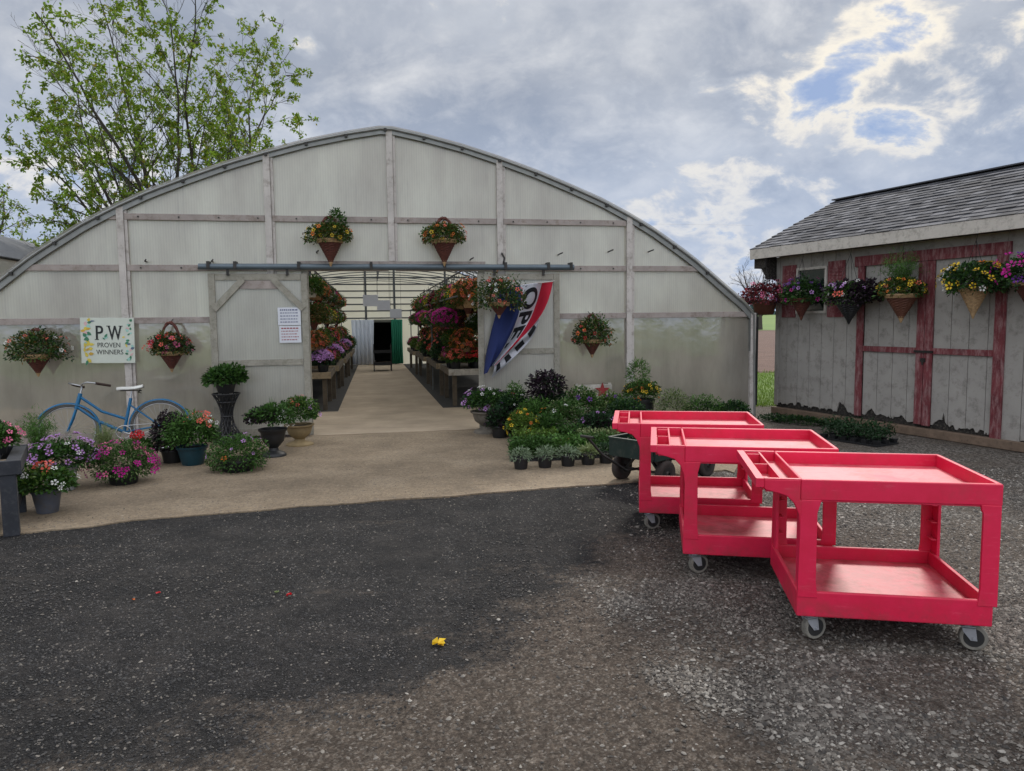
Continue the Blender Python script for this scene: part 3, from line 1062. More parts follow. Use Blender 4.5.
# the sliding door leaves and their track
tr_ = empty('door_track', gl(0, 0), GA, 'long grey pipe track above the greenhouse doorway', 'door track')
m = MB(); m.tube([(-2.53, -.16, 2.43), (2.80, -.16, 2.43)], .042, 14); m.build('track_pipe', TRACK, tr_, smooth=True)
for u in (-2.4, -2.05, -1.2, -.2, .85, 1.75, 2.4, 2.75):
    m = MB(); m.box(u - .02, u + .02, -.2, -.062, 2.455, 2.50); m.box(u - .02, u + .02, -.215, -.2, 2.40, 2.50); m.build('bracket', BOLT, tr_)
m = MB(); m.tube([(1.72, -.19, 2.49), (1.73, -.21, 2.56), (1.70, -.19, 2.62), (1.72, -.07, 2.64)], .015, 6); m.build('hanging_hook', BOLT, tr_, smooth=True)
def sliding_door(u0, u1, label, mid, inner, braces):
    d = empty('sliding_door', gl((u0 + u1) / 2, -.11), GA, label, 'door')
    W = (u1 - u0) / 2
    zt = 2.34
    m = MB(); m.box(-W + .02, W - .02, -.004, .004, .06, zt - .03); m.build('door_sheet', POLY, d)
    for s in (-1, 1):
        m = MB(); m.box(s * (W - .04) - .045, s * (W - .04) + .045, -.028, -.006, .04, zt); m.build('stile', DOORW, d, bevel=.003)
    for z, h in ((.10, .10), (mid, .085), (zt - .05, .09)):
        m = MB(); m.box(-W + .088, W - .088, -.027, -.006, z - h / 2, z + h / 2); m.build('door_rail', DOORW, d, bevel=.003)
    m = MB(); m.box(inner - .035, inner + .035, .006, .03, .1, zt - .02); m.build('door_stud', POSTM, d)
    if braces:
        for s in (-1, 1):
            m = MB(); m.bar((s * (W - .06), -.038, zt - .50), (s * (W - .46), -.038, zt - .08), .02, .085, upv=(0, 0, 1)); m.build('brace', DOORW, d)
        m = MB(); m.box(-W + .40, W - .40, -.026, -.007, zt - .215, zt - .10); m.build('top_board', FRAME, d)
    for s in (-.6, .6):
        m = MB(); m.box(s * W - .018, s * W + .018, -.05, -.029, zt - .03, zt + .09); m.build('hanger', BOLT, d)
    return d
sliding_door(-2.42, -1.10, 'grey framed plastic sliding door left of the doorway with two white notices', 1.09, .22, True)
sliding_door(1.34, 2.58, 'plastic sliding door right of the doorway, behind the draped flag', 1.18, -.35, False)

# concrete aisle and the black weed mat under the benches
k = NT('aisle_concrete')
o_ = k.coord('Object')
c = k.ramp(k.noise(o_, 1.4, 8, .65), [(0.3, S(136, 122, 104)), (0.7, S(170, 154, 132))])
st = k.noise(k.coord('Object', (.6, 4, 1)), 1.8, 7, .7)
c = k.mix(k.ramp(st, [(0.5, G(0)), (0.7, G(.4))]), c, S(120, 106, 88))
k.base(c); k.rough(.85); k.bump(k.noise(o_, 60, 6), .3, .004)
def lsheet(name, pts, z0, z1, mat):
    m = MB()
    n = len(pts)
    P = [gl(u, v) for u, v in pts]
    m.add([(p.x, p.y, z1) for p in P] + [(p.x, p.y, z0) for p in P], [tuple(range(n))] + [(i, i + n, (i + 1) % n + n, (i + 1) % n) for i in range(n)])
    return tag(m.build(name, mat), kind='structure')
lsheet('aisle', [(-5.6, .0), (-1.14, .0), (-1.16, -.12), (1.40, -.12), (1.40, .0), (5.7, .0), (5.7, 2.75), (1.06, 2.75), (.92, GLEN + 2.3), (-.72, GLEN + 2.3), (-.86, 2.75), (-5.6, 2.75)], -.02, .022, k.m)
MAT = paint('black_weed_mat', S(36, 35, 34), .9, var=.35, scale=9, bump=.4)
lsheet('weed_mat_floor', [(-5.6, 2.753), (-.862, 2.753), (-.722, GLEN), (-5.6, GLEN)], -.02, .018, MAT)
lsheet('weed_mat_floor', [(1.062, 2.753), (5.7, 2.753), (5.7, GLEN), (.922, GLEN)], -.02, .018, MAT)

# benches
BW = paint('bench_wood_shaded', S(88, 78, 64), .8, var=.25, scale=5, dirt=S(60, 52, 44))  # wood toned dark, putting the shade beneath the benches into its colour
BWL = paint('bench_front_wood', S(150, 134, 108), .8, var=.2, scale=5, dirt=S(98, 86, 68))
def bench(u0, u1, v0, v1, z, label, edge=None):
    b = empty('potting_bench', gl((u0 + u1) / 2, (v0 + v1) / 2), GA, label, 'bench', 'benches along the greenhouse aisle')
    a, c = (u1 - u0) / 2, (v1 - v0) / 2
    m = MB()
    nb = 8
    for i in range(nb):
        x0 = -a + 2 * a * i / nb
        m.box(x0 + .008, x0 + 2 * a / nb - .008, -c + .03, c - .03, z - .03, z - .008)
    m.build('bench_top', BW, b)
    for y in (-c, c - .028):
        m = MB(); m.box(-a, a, y, y + .028, z - .09, z + .03); m.build('end_board', edge or BWL, b, bevel=.003)
    for x in (-a, a - .028):
        m = MB(); m.box(x, x + .028, -c + .03, c - .03, z - .09, z + .03); m.build('side_board', BW, b, bevel=.003)
    for x in (-a + .12, a - .12):
        for y in (-c + .12, c - .12):
            m = MB(); m.box(x - .04, x + .04, y - .04, y + .04, .018, z - .032); m.build('leg', BW, b)
    return b

benches = [(-2.62, -.98, 2.95, 4.75, 'left', 'nearest the doorway'), (-2.62, -.92, 5.0, 7.8, 'left', 'second from the doorway'), (-2.62, -.86, 8.1, 11.4, 'left', 'third from the doorway'), (-2.62, -.80, 11.7, 15.2, 'left', 'farthest from the doorway'),
           (1.20, 2.9, 2.95, 4.75, 'right', 'nearest the doorway'), (1.14, 2.9, 5.0, 7.8, 'right', 'second from the doorway'), (1.08, 2.9, 8.1, 11.4, 'right', 'third from the doorway'), (1.0, 2.9, 11.7, 15.2, 'right', 'farthest from the doorway')]
WHITEB = paint('white_board', S(176, 172, 162), .7, dirt=S(120, 112, 98))
BZ = .70
for u0, u1, v0, v1, side, w_ in benches:
    bench(u0, u1, v0, v1, BZ, f'wooden potting bench on the {side} of the aisle, {w_}', WHITEB if (side == 'right' and v0 < 3) else None)

def gplants(protos, spots, group):
    """copies of built plants: each spot gets the plant whose colour name it asks for"""
    used = {}
    for (P, key, rz, s, lab, *wl_) in spots:
        src = protos[key]
        if key not in used:
            o = src; used[key] = 1
        else:
            o = copy_tree(src)
            for ch in children(o):
                if ch.name.startswith('long_wire'): bpy.data.objects.remove(ch)
        o.location = P
        o.rotation_euler = (0, 0, rz)
        o.scale = (s, s, s)
        o['label'] = lab
        o['group'] = group
        if wl_ and wl_[0] > .1:
            m = MB(); m.tube([(0, 0, .46), (0, 0, .46 + wl_[0] / s)], .004, 4)
            m.build('long_wire', WIRE, o)
    for k_, src in protos.items():
        if k_ not in used:
            for ch in children(src):
                for g2 in children(ch): bpy.data.objects.remove(g2)
                bpy.data.objects.remove(ch)
            bpy.data.objects.remove(src)
ORD = ['first', 'second', 'third', 'fourth', 'fifth', 'sixth', 'seventh', 'eighth', 'ninth', 'tenth', 'eleventh', 'twelfth', 'thirteenth', 'fourteenth', 'fifteenth', 'sixteenth', 'seventeenth', 'eighteenth', 'nineteenth', 'twentieth', 'twenty-first', 'twenty-second', 'twenty-third', 'twenty-fourth']
DESC = {}
bp = {}
def bproto(key, desc, leafm, fl, n=260, r=(.17, .17, .15), pot='black', leaf=(.06, .035), eye=None, fn=36, fs=.05):
    DESC[key] = desc
    parts = [dict(k='dome', m=leafm, n=n, r=r, z=.20, leaf=leaf)]
    for f in fl:
        parts.append(dict(k='bloom', m=f, n=fn // len(fl), r=(r[0] * 1.02, r[1] * 1.02, r[2] * 1.1), z=.21, size=fs, zmin=.05, eye=eye))
    bp[key] = plant('potted_plant', '', 'potted plant', (0, 0, -50), ('round', .085, .065, .15, pot), parts, hash(key) % 1000 if False else sum(map(ord, key)))
bproto('pink', 'pink flowering', 'deep', ['pink'], fn=80, fs=.07)
bproto('lilac', 'lilac flowering', 'deep', ['lilac'], fn=80, fs=.07)
bproto('coral', 'coral flowering', 'green', ['coral'], fn=60, fs=.06)
bproto('red', 'red flowering', 'green', ['red'], fn=60, fs=.06)
bproto('white', 'white flowering', 'deep', ['white'], fn=50)
bproto('green', 'leafy green', 'green', [], n=380, r=(.19, .19, .2))
bproto('lime', 'lime green leafy', 'lime', [], n=320, r=(.19, .19, .17))
bproto('mixed', 'pink and purple flowering', 'olive', ['magenta', 'pink'], fn=50)
bproto('tall', 'tall dark leafy', 'deep', ['coral'], n=460, r=(.2, .2, .3), fn=20)
spots = []
R = random.Random(8)
pal_l = ['pink', 'lilac', 'green', 'coral', 'white', 'lime', 'red', 'tall', 'mixed']
pal_r = ['coral', 'mixed', 'red', 'lime', 'green', 'coral', 'pink', 'white', 'tall']
for (u0, u1, v0, v1, side, w_) in benches:
    step = .36 if v0 < 4 else (.42 if v0 < 6 else .62)
    nv = int((v1 - v0 - .25) / step)
    for c in range(3 if v0 < 9 else 2):
        u = (u1 - .17 - c * .42) if side == 'left' else (u0 + .17 + c * .42)
        for j in range(nv):
            if v0 < 4 and c == 0 and side == 'right' and j == 0: pass
            v = v0 + .22 + j * step + R.uniform(-.03, .03)
            if side == 'left' and v0 < 4:
                key = ['lilac', 'pink', 'pink', 'pink', 'lilac'][(j + c) % 5] if (j < 2) else R.choice(['green', 'tall', 'pink', 'coral', 'red'])
            elif side == 'right' and v0 < 4:
                key = ['coral', 'red', 'mixed', 'coral'][(j + c) % 4]
            else:
                key = R.choice(pal_l if side == 'left' else pal_r)
            rown = ['aisle', 'middle', 'back'][c]
            lab = f'{DESC[key]} pot, {ORD[j]} in {rown} row, {side} bench {w_}'
            spots.append((gl(u + R.uniform(-.02, .02), v, BZ - .008), key, R.uniform(0, 6), R.uniform(.95, 1.25) * (1.1 if c == 2 else 1), lab))
gplants(bp, spots, 'pot plants on the greenhouse benches')

hp = {}
HD = {}
def hproto(key, desc, leafm, fl, pot='cane', cone=False, n=520, r=(.30, .30, .22), fn=70, fs=.06, leaf2=None):
    HD[key] = desc
    parts = [dict(k='dome', m=leafm, n=n, r=r, z=.02, leaf=(.07, .042), zmin=-.75, sag=.5, amp=.4)]
    if leaf2:
        parts.append(dict(k='dome', m=leaf2, n=n // 2, r=(r[0] * 1.05, r[1] * 1.05, r[2] * 1.15), z=.02, leaf=(.07, .042), zmin=-.6, sag=.5, amp=.5))
    for f in fl:
        parts.append(dict(k='bloom', m=f, n=fn // len(fl), r=(r[0] * 1.03, r[1] * 1.03, r[2] * 1.08), z=.03, size=fs, zmin=-.5))
    o = empty('hanging_basket', (0, 0, -50), 0, '', 'hanging basket')
    if cone:
        cone_pot(o, .16, .33, 0.0, pot if pot in ('wicker',) else 'wicker', 'cane', handle=0)
    else:
        m = MB(); m.lathe([(.10, -.19), (.115, -.18), (.15, -.02), (.16, 0), (.14, 0), (.13, -.03)], 20)
        m.build('pot', POT[pot], o, smooth=True)
    m = MB()
    for a in (0, 2.094, 4.189):
        m.tube([(math.cos(a) * .15, math.sin(a) * .15, 0), (0, 0, .42)], .004, 4, cap=False)
    m.tube([(0, 0, .42), (.012, 0, .45), (0, 0, .475), (-.012, 0, .465)], .005, 4)
    m.build('hanger', WIRE, o)
    add_foliage(o, np.random.default_rng(sum(map(ord, key)) + 7), parts)
    hp[key] = o
hproto('magenta', 'bright magenta flowered', 'green', ['magenta'], 'black', fn=260, fs=.07)
hproto('coral', 'coral and orange flowered', 'olive', ['coral', 'orange'], 'cane', fn=100)
hproto('red', 'red flowered', 'deep', ['red'], 'terra', fn=80)
hproto('olive', 'bronze and green leaved', 'olive', ['coral'], 'terra', cone=True, fn=20, leaf2='green')
hproto('white', 'white flowered', 'green', ['white'], 'white', fn=70)
hproto('pink', 'pink flowered', 'deep', ['pink', 'magenta'], 'brown', fn=80)
hproto('yellow', 'yellow flowered', 'lime', ['yellow'], 'cane', fn=60)
hproto('coleus', 'dark red leaved', 'coleus', [], 'brown', leaf2='dark')
hproto('green', 'trailing green', 'green', [], 'white', leaf2='lime')
spots = []
tiers = {'right': [(1.5, 2.62, 'upper', 1.15), (2.25, 2.66, 'outer', 1.3), (1.18, 2.05, 'lower', .8), (2.3, 2.66, 'long-wired', 1.15), (1.55, 2.62, 'lowest', .95)],
         'left': [(-1.25, 2.62, 'upper', .85), (-2.1, 2.30, 'lower', .9), (-1.25, 2.62, 'long-wired', .85), (-1.25, 2.62, 'lowest', .85)]}
pr = {'upper': ['coral', 'olive', 'yellow', 'pink', 'olive', 'red', 'green', 'coleus'], 'outer': ['red', 'pink', 'olive', 'coral', 'white', 'red'],
      'lower': ['magenta', 'olive', 'pink', 'green', 'coral', 'magenta'], 'long-wired': ['olive', 'red', 'green', 'white', 'yellow', 'coleus'], 'lowest': ['coral', 'green', 'olive', 'pink', 'red']}
pl = {'upper': ['green', 'coral', 'coral', 'red', 'olive', 'white', 'pink'], 'lower': ['red', 'olive', 'pink', 'white', 'red', 'olive', 'green']}
for side, tl in tiers.items():
    for (u, z, nm, s) in tl:
        step = {'upper': .68, 'outer': .8, 'lower': 1.05, 'long-wired': .74, 'lowest': .9}[nm]
        v = 1.75 if (side == 'right' and nm in ('upper', 'outer')) else 3.0
        if nm == 'long-wired': v = 3.4 if side == 'right' else 2.7
        if nm == 'upper' and side == 'left': v = 2.0
        if nm == 'lowest': v = 3.3
        j = 0
        while v < (13.8 if nm != 'lower' else 12.5) and j < 20:
            key = (pr if side == 'right' or nm in ('long-wired', 'lowest') else pl)[nm][j % len((pr if side == 'right' or nm in ('long-wired', 'lowest') else pl)[nm])]
            drop = .475 * s
            zz = z - drop + .012
            if nm == 'long-wired': zz -= .58 if side == 'right' else .46
            if nm == 'lowest': zz -= .95
            if nm == 'lower' and side == 'left': zz = z - drop + .012
            lab = f'{HD[key]} hanging basket, {ORD[j]} from doorway on {side} {nm} rail'
            if nm in ('long-wired', 'lowest'): lab = f'{HD[key]} hanging basket, {ORD[j]} from the doorway in the {"low" if nm == "long-wired" else "lowest"} {side} row'
            spots.append((gl(u + R.uniform(-.03, .03), v, zz), key, R.uniform(0, 6), s * R.uniform(.95, 1.08), lab, z - zz - drop))
            v += step * R.uniform(.92, 1.08); j += 1
gplants(hp, spots, 'hanging baskets inside the greenhouse')

# curtains at the far doorway, small cards over the aisle
def curtain(u0, u1, z0, z1, v, mat, label, seed):
    m = MB()
    N = 40
    rg = random.Random(seed)
    ph = rg.uniform(0, 6)
    vs = []
    for i in range(N + 1):
        t = i / N
        y = .035 * math.sin(t * 34 + ph) + .015 * math.sin(t * 71)
        for z, sq in ((z0, 1.0), ((z0 + z1) / 2, .93), (z1, 1.0)):
            uc = (u0 + u1) / 2
            vs.append(((t - .5) * (u1 - u0) * sq, y, z))
    fs = []
    for i in range(N):
        for q in range(2):
            a = i * 3 + q
            fs.append((a, a + 3, a + 4, a + 1))
    m.add(vs, fs)
    o = m.build('curtain', mat, None, smooth=True)
    sol = o.modifiers.new('thick', 'SOLIDIFY'); sol.thickness = .004
    o.location = gl((u0 + u1) / 2, v); o.rotation_euler = (0, 0, GA)
    return tag(o, label, 'curtain')
CW = leafmat('white_curtain', S(232, 238, 246), .02, .7, .4)
CG = leafmat('green_curtain', S(60, 150, 120), .02, .7, .3)
curtain(-.95, -.12, .05, 1.72, GLEN - .25, CW, 'white plastic curtain left of the dark far doorway', 1)
curtain(.52, .95, .05, 1.72, GLEN - .25, CG, 'green cloth curtain pulled right of the dark far doorway', 2)
CARD = paint('white_card', S(205, 208, 214), .6, var=.04)
for i, (u, v, z, lab) in enumerate([(-.22, 6.3, 2.0, 'large white card hung over the aisle nearest the doorway'), (.12, 9.0, 1.95, 'middle white card hung over the aisle'), (.50, 11.0, 1.75, 'farthest white card hung at the right of the aisle')]):
    o = empty('hanging_card', gl(u, v), GA, lab, 'card', 'white cards over the greenhouse aisle')
    m = MB(); m.box(-.17, .17, -.003, .003, z, z + .26); m.build('card', CARD, o)
    m = MB(); m.tube([(-.15, 0, z + .26), (-.15, 0, 3.1)], .003, 4); m.tube([(.15, 0, z + .26), (.15, 0, 3.1)], .003, 4); m.build('string', WIRE, o)
# stack of dark trolley crates standing at the end of the aisle
m = MB()
t_ = empty('plant_trolley', gl(.12, 13.9), GA, 'dark plant trolley parked at the far end of the aisle', 'trolley')
for z in (.22, .62):
    m = MB(); m.box(-.3, .3, -.4, .4, z, z + .03); m.box(-.3, .3, -.4, -.38, z + .03, z + .1); m.build('shelf', POT['black'], t_)
for x in (-.28, .28):
    for y in (-.38, .38):
        m = MB(); m.tube([(x, y, .12), (x, y, .9)], .016, 6); m.build('upright', BOLT, t_)
        m = MB(); m.tube([(x - .015, y, .08), (x + .015, y, .08)], .06, 12); m.build('wheel', POT['black'], t_)

# two notices on the left leaf: rows of small printed lines, too small to read
RI = paint('red_ink', S(150, 60, 70), .6, var=.05); BI = paint('blue_ink', S(70, 76, 120), .6, var=.05); KI = paint('black_ink', S(26, 30, 30), .6, var=.05)
for (q0, q1, ink, lab, sd_) in (((277.5, 307.5), (301, 325), BI, 'upper white notice with small blue print taped to the left sliding door', 4), ((279, 326), (301.5, 342.5), RI, 'lower white notice with small red print taped to the left sliding door', 5)):
    (u0, z1), (u1, z0) = wl(*q0, -.15), wl(*q1, -.15)
    o = empty('notice', gl((u0 + u1) / 2, -.147, z0), GA, lab, 'notice', 'notices on the sliding door')
    W, Hh = (u1 - u0) / 2, z1 - z0
    m = MB(); m.box(-W, W, -.001, .001, 0, Hh); m.build('sheet', CARD, o)
    m = MB(); rg = random.Random(sd_)
    nl = 5
    for i in range(nl):
        zc = Hh * (.86 - .17 * i)
        x = -W * .8
        hh = .011 if i not in (0,) else .016
        while x < W * .75:
            l_ = rg.uniform(.012, .035)
            if x + l_ > W * .82: break
            m.box(x, x + l_, -.004, -.0025, zc - hh / 2, zc + hh / 2)
            x += l_ + .010
    m.build('printed_lines', ink, o)

# ------------------------------------------------------------------ lettering
def text_polys(txt, size=1.0, align='LEFT', spacing=1.0, bold=0.0):
    cu = bpy.data.curves.new('lettering', 'FONT')
    cu.body = txt; cu.size = size; cu.align_x = align; cu.space_character = spacing
    cu.resolution_u = 6; cu.offset = bold
    o = bpy.data.objects.new('lettering', cu)
    COL.objects.link(o)
    dg = bpy.context.evaluated_depsgraph_get()
    me = o.evaluated_get(dg).to_mesh()
    V = [tuple(v.co) for v in me.vertices]
    Fc = [tuple(p.vertices) for p in me.polygons]
    o.evaluated_get(dg).to_mesh_clear()
    bpy.data.objects.remove(o)
    return V, Fc
# sign board
(su0, sz1), (su1, sz0) = wl(79.5, 318, -.1), wl(136, 362.5, -.1)
SW, SH = (su1 - su0), (sz1 - sz0)
sg = empty('sign_board', gl((su0 + su1) / 2, -.10, (sz0 + sz1) / 2), GA, 'white board with black letters and painted leaves hung above the blue bicycle', 'sign')
sg.rotation_euler = (0, rad(1.0), GA)
SIGN = paint('sign_white', S(196, 202, 190), .5, var=.05)
m = MB(); m.box(-SW / 2, SW / 2, -.01, .01, -SH / 2, SH / 2); m.build('panel', SIGN, sg, bevel=.002)
def put_text(txt, cx, cz, hgt, wid, mat, name, serif=0, bold=0.0):
    V, Fc = text_polys(txt, 1.0)
    xs_ = [v[0] for v in V]; ys_ = [v[1] for v in V]
    x0, x1, y0, y1 = min(xs_), max(xs_), min(ys_), max(ys_)
    m = MB()
    n = len(V)
    P = [((v[0] - x0) / (x1 - x0) * wid - wid / 2 + cx, (v[1] - y0) / (y1 - y0) * hgt + cz - hgt / 2) for v in V]
    m.add([(x, -.0135, z) for x, z in P], Fc)
    if bold:
        m.add([(x + bold, -.0139, z) for x, z in P], Fc)
    for sx in (serif if serif else []):
        for zz in (cz - hgt / 2, cz + hgt / 2 - hgt * .05):
            if isinstance(sx, tuple):
                if (sx[1] == 'b') == (zz > cz): continue
                s0 = sx[0]
            else: s0 = sx
            m.box(s0 - hgt * .13, s0 + hgt * .13, -.0146, -.0141, zz, zz + hgt * .05)
    return m.build(name, mat, sg)
a = SW * .5
put_text('P', -.20 * SW + .05 * SW, SH * .17, SH * .31, SW * .13, KI, 'letter', serif=[(-.20 * SW, 'b')], bold=.006)
put_text('W', .135 * SW, SH * .17, SH * .31, SW * .25, KI, 'letter', serif=[(.02 * SW, 't'), (.25 * SW, 't')], bold=.006)
put_text('PROVEN', .02 * SW, -SH * .10, SH * .105, SW * .42, KI, 'lettering')
put_text('WINNERS', .03 * SW, -SH * .255, SH * .105, SW * .50, KI, 'lettering')
INK = {'g': paint('painted_leaf_green', S(60, 120, 88), .6), 'y': paint('painted_yellow', S(206, 186, 74), .6), 'o': paint('painted_ochre', S(198, 160, 60), .6), 'p': paint('painted_pink', S(206, 170, 170), .6), 't': paint('painted_teal', S(150, 196, 184), .6), 'b': paint('painted_blue_grey', S(88, 104, 124), .6)}
def leafmark(mb, x, z, L, W_, a, y=-.0128):
    pts = [(0, 0), (.3, .5), (.65, .42), (1, 0), (.65, -.42), (.3, -.5)]
    ca, sa = math.cos(a), math.sin(a)
    mb.add([(x + (p * L) * ca - q * W_ * sa, y, z + (p * L) * sa + q * W_ * ca) for p, q in pts], [(0, 1, 2, 3, 4, 5)])
rg = random.Random(2)
mbs = {c: MB() for c in INK}
# sprig between the two letters
leafmark(mbs['g'], -.055 * SW, .06 * SH, .10 * SW, .045 * SW, 1.0, -.0151); leafmark(mbs['t'], -.07 * SW, .05 * SH, .09 * SW, .05 * SW, .35, -.0149); leafmark(mbs['g'], -.05 * SW, .02 * SH, .06 * SW, .03 * SW, 2.4, -.0147)
for i in range(26):
    z = SH * (.42 - .034 * i)
    x = -SW * .40 + rg.uniform(-.035, .05) * SW
    leafmark(mbs[rg.choice('yyoygptg')], x, z, rg.uniform(.07, .12) * SW, rg.uniform(.045, .08) * SW, rg.uniform(0, 6.28), -.0122 - .0001 * i)
for i in range(22):
    z = SH * (.42 - .038 * i)
    x = SW * .37 + rg.uniform(-.05, .07) * SW
    leafmark(mbs[rg.choice('ggtptby')], x, z, rg.uniform(.045, .09) * SW, rg.uniform(.03, .06) * SW, rg.uniform(0, 6.28), -.0122 - .0001 * i)
for i in range(6): leafmark(mbs['g'], SW * .33 + i * .012 * SW, -SH * .43, .10 * SW, .03 * SW, .25 * i, -.0122 - .0001 * i)
leafmark(mbs['b'], -.32 * SW, .42 * SH, .1 * SW, .03 * SW, .1, -.0149)
for c, mb in mbs.items():
    if mb.v: mb.build('painted_sprigs', INK[c], sg)

# ------------------------------------------------------------------ OPEN flag
fv = -.30
def fp(px, py, off=fv):
    u, z = wl(px, py, off)
    return Vector((u, off, z))
Lp = [fp(*q) for q in ((497, 288), (497.5, 306), (492.5, 330), (487, 355), (484, 374.5))]
Rp = [fp(*q) for q in ((554.5, 281), (548, 300), (538, 318), (520, 339), (494.5, 364))]
Bm = [(0, .0), (.25, 0), (.5, 0), (.75, 0), (1, 0)]
def crv(P, t):
    x = t * (len(P) - 1); i = min(int(x), len(P) - 2); f = x - i
    p0, p1, p2, p3 = P[max(i - 1, 0)], P[i], P[i + 1], P[min(i + 2, len(P) - 1)]
    return 0.5 * ((2 * p1) + (p2 - p0) * f + (2 * p0 - 5 * p1 + 4 * p2 - p3) * f * f + (3 * p1 - p0 - 3 * p2 + p3) * f ** 3)
def fsurf(s, t):
    s = s ** (1 - .38 * t)
    p = crv(Lp, t).lerp(crv(Rp, t), s)
    p.y += .10 * math.sin(s * 8.5 + t * 3.2) * (1 - .3 * t) + .035 * math.sin(s * 19 - t * 6)
    return p
def strip(s0, s1, mat, name, parent, surf=fsurf, t0=0, t1=1, off=0.0):
    m = MB(); ns, nt = max(2, int((s1 - s0) * 40)), 48
    for i in range(ns + 1):
        for j in range(nt + 1):
            p = surf(s0 + (s1 - s0) * i / ns, t0 + (t1 - t0) * j / nt)
            m.v.append((p.x, p.y + off, p.z))
    for i in range(ns):
        for j in range(nt):
            a = i * (nt + 1) + j
            m.f.append((a, a + 1, a + nt + 2, a + nt + 1)); m.mi.append(0)
    o = m.build(name, mat, parent, smooth=True)
    so_ = o.modifiers.new('thick', 'SOLIDIFY'); so_.thickness = .003; so_.offset = 1
    return o
def cloth(name, c):
    return leafmat(name, c, .04, .8, .25)
FBLUE, FWHITE, FRED, FINK = cloth('flag_blue', S(38, 52, 104)), cloth('flag_white', S(206, 208, 216)), cloth('flag_red', S(186, 32, 56)), cloth('flag_ink', S(34, 36, 40))
fl = empty('flag', gl(0, 0), GA, 'draped red, white and blue flag with black letters OPEN hung right of the doorway', 'flag')
strip(0, .40, FBLUE, 'blue_stripe', fl)
strip(.40, .80, FWHITE, 'white_stripe', fl)
strip(.80, 1.0, FRED, 'red_stripe', fl)
V, Fc = text_polys('OPEN', 1.0, spacing=1.08, bold=.035)
import bmesh
bm = bmesh.new()
bvs = [bm.verts.new(v) for v in V]
for f in Fc:
    try: bm.faces.new([bvs[i] for i in f])
    except Exception: pass
bmesh.ops.remove_doubles(bm, verts=bm.verts, dist=1e-4)
bmesh.ops.triangulate(bm, faces=bm.faces[:])
for _ in range(2):
    bmesh.ops.subdivide_edges(bm, edges=[e for e in bm.edges if e.calc_length() > .08], cuts=1, use_grid_fill=False)
    bmesh.ops.triangulate(bm, faces=bm.faces[:])
bm.verts.ensure_lookup_table()
X = [v.co.x for v in bm.verts]; Y = [v.co.y for v in bm.verts]
x0, x1, y0, y1 = min(X), max(X), min(Y), max(Y)
m = MB()
for v in bm.verts:
    t = .07 + (v.co.x - x0) / (x1 - x0) * .90
    s = .43 + (v.co.y - y0) / (y1 - y0) * .34
    p = fsurf(s, t)
    m.v.append((p.x, p.y - .009, p.z))
    v.index = v.index
bm.verts.index_update()
for f in bm.faces:
    m.f.append(tuple(v.index for v in f.verts)); m.mi.append(0)
bm.free()
m.build('lettering', FINK, fl)
# the flap of cloth folded back below the red edge
Ra = [fp(*q, fv - .02) for q in ((538, 318), (527, 331), (510, 350), (494.5, 364))]
Rb = [fp(*q, fv + .04) for q in ((539, 319), (532, 338), (514, 357), (492, 378))]
def flap(s, t):
    p = crv(Ra, t).lerp(crv(Rb, t), s)
    p.y += .03 * math.sin(s * 5 + t * 9)
    return p
strip(0, 1, FWHITE, 'folded_flap', fl, flap)
m = MB()
for (t0, t1) in ((.18, .36), (.46, .60), (.70, .78), (.86, .93)):
    k0 = len(m.v)
    for i in range(5):
        for j in range(7):
            p = flap(.22 + .56 * j / 6, t0 + (t1 - t0) * i / 4); m.v.append((p.x, p.y - .012, p.z))
    for i in range(4):
        for j in range(6):
            a = k0 + i * 7 + j; m.f.append((a, a + 1, a + 8, a + 7)); m.mi.append(0)
m.build('flap_lettering', FINK, fl)
m = MB()
q = fp(554.5, 281)
m.tube([(q.x + .02, -.03, q.z + .03), (q.x, fv, q.z), (Lp[0].x, fv + .02, Lp[0].z)], .009, 6)
m.build('flag_pole', POSTM, fl, smooth=True)

# ------------------------------------------------------------------ cone baskets on the greenhouse front
def wallbasket(px, py, label, leafs, fls, off=-.24, rt=.19, h=.34, r=.30, seed=1, rim='cane', fsz=.05, extra=None, handle=.34, rz_=.17, pm='wicker'):
    u, z = wl(px, py, off)      # px, py: centre of the rim
    parts = []
    for i, lm in enumerate(leafs):
        parts.append(dict(k='dome', m=lm, n=600 // len(leafs) + 90, r=(r, r * .75, rz_ * 1.12), z=z + .06, leaf=(.055, .034), zmin=-.5, sag=.45, amp=.4))
    for c, n_, ey_ in fls:
        parts.append(dict(k='bloom', m=c, n=n_, r=(r, r * .78, rz_ * 1.05), z=z + .07, size=fsz, zmin=-.35, eye=ey_))
    if extra: parts += [dict(e, z=z + e['z']) for e in extra]
    g = gl(u, off)
    o = plant('cone_basket_planter', label, 'hanging basket', (g.x, g.y, 0), ('cone', ), [], seed, GA, 'cone baskets hung on the greenhouse front') if False else empty('cone_basket_planter', (g.x, g.y, 0), GA, label, 'hanging basket', 'cone baskets hung on the greenhouse front')
    cone_pot(o, rt, h, z, pm, rim, handle=handle)
    m = MB(); m.tube([(0, .02, z + handle - .03), (0, -off - .04, z + handle + .03)], .006, 5); m.build('hook', WIRE, o)
    add_foliage(o, np.random.default_rng(seed), parts)
    return o
wallbasket(330, 240, 'left of the two cone baskets above the doorway, with yellow pansies', ['green', 'olive'], [('yellow', 26, 'dark'), ('orange', 8, None)], seed=21, rt=.18, h=.35, r=.31, extra=[dict(k='dome', m='green', n=120, r=(.12, .12, .2), off=(.1, 0, 0), z=.25, leaf=(.06, .035))])
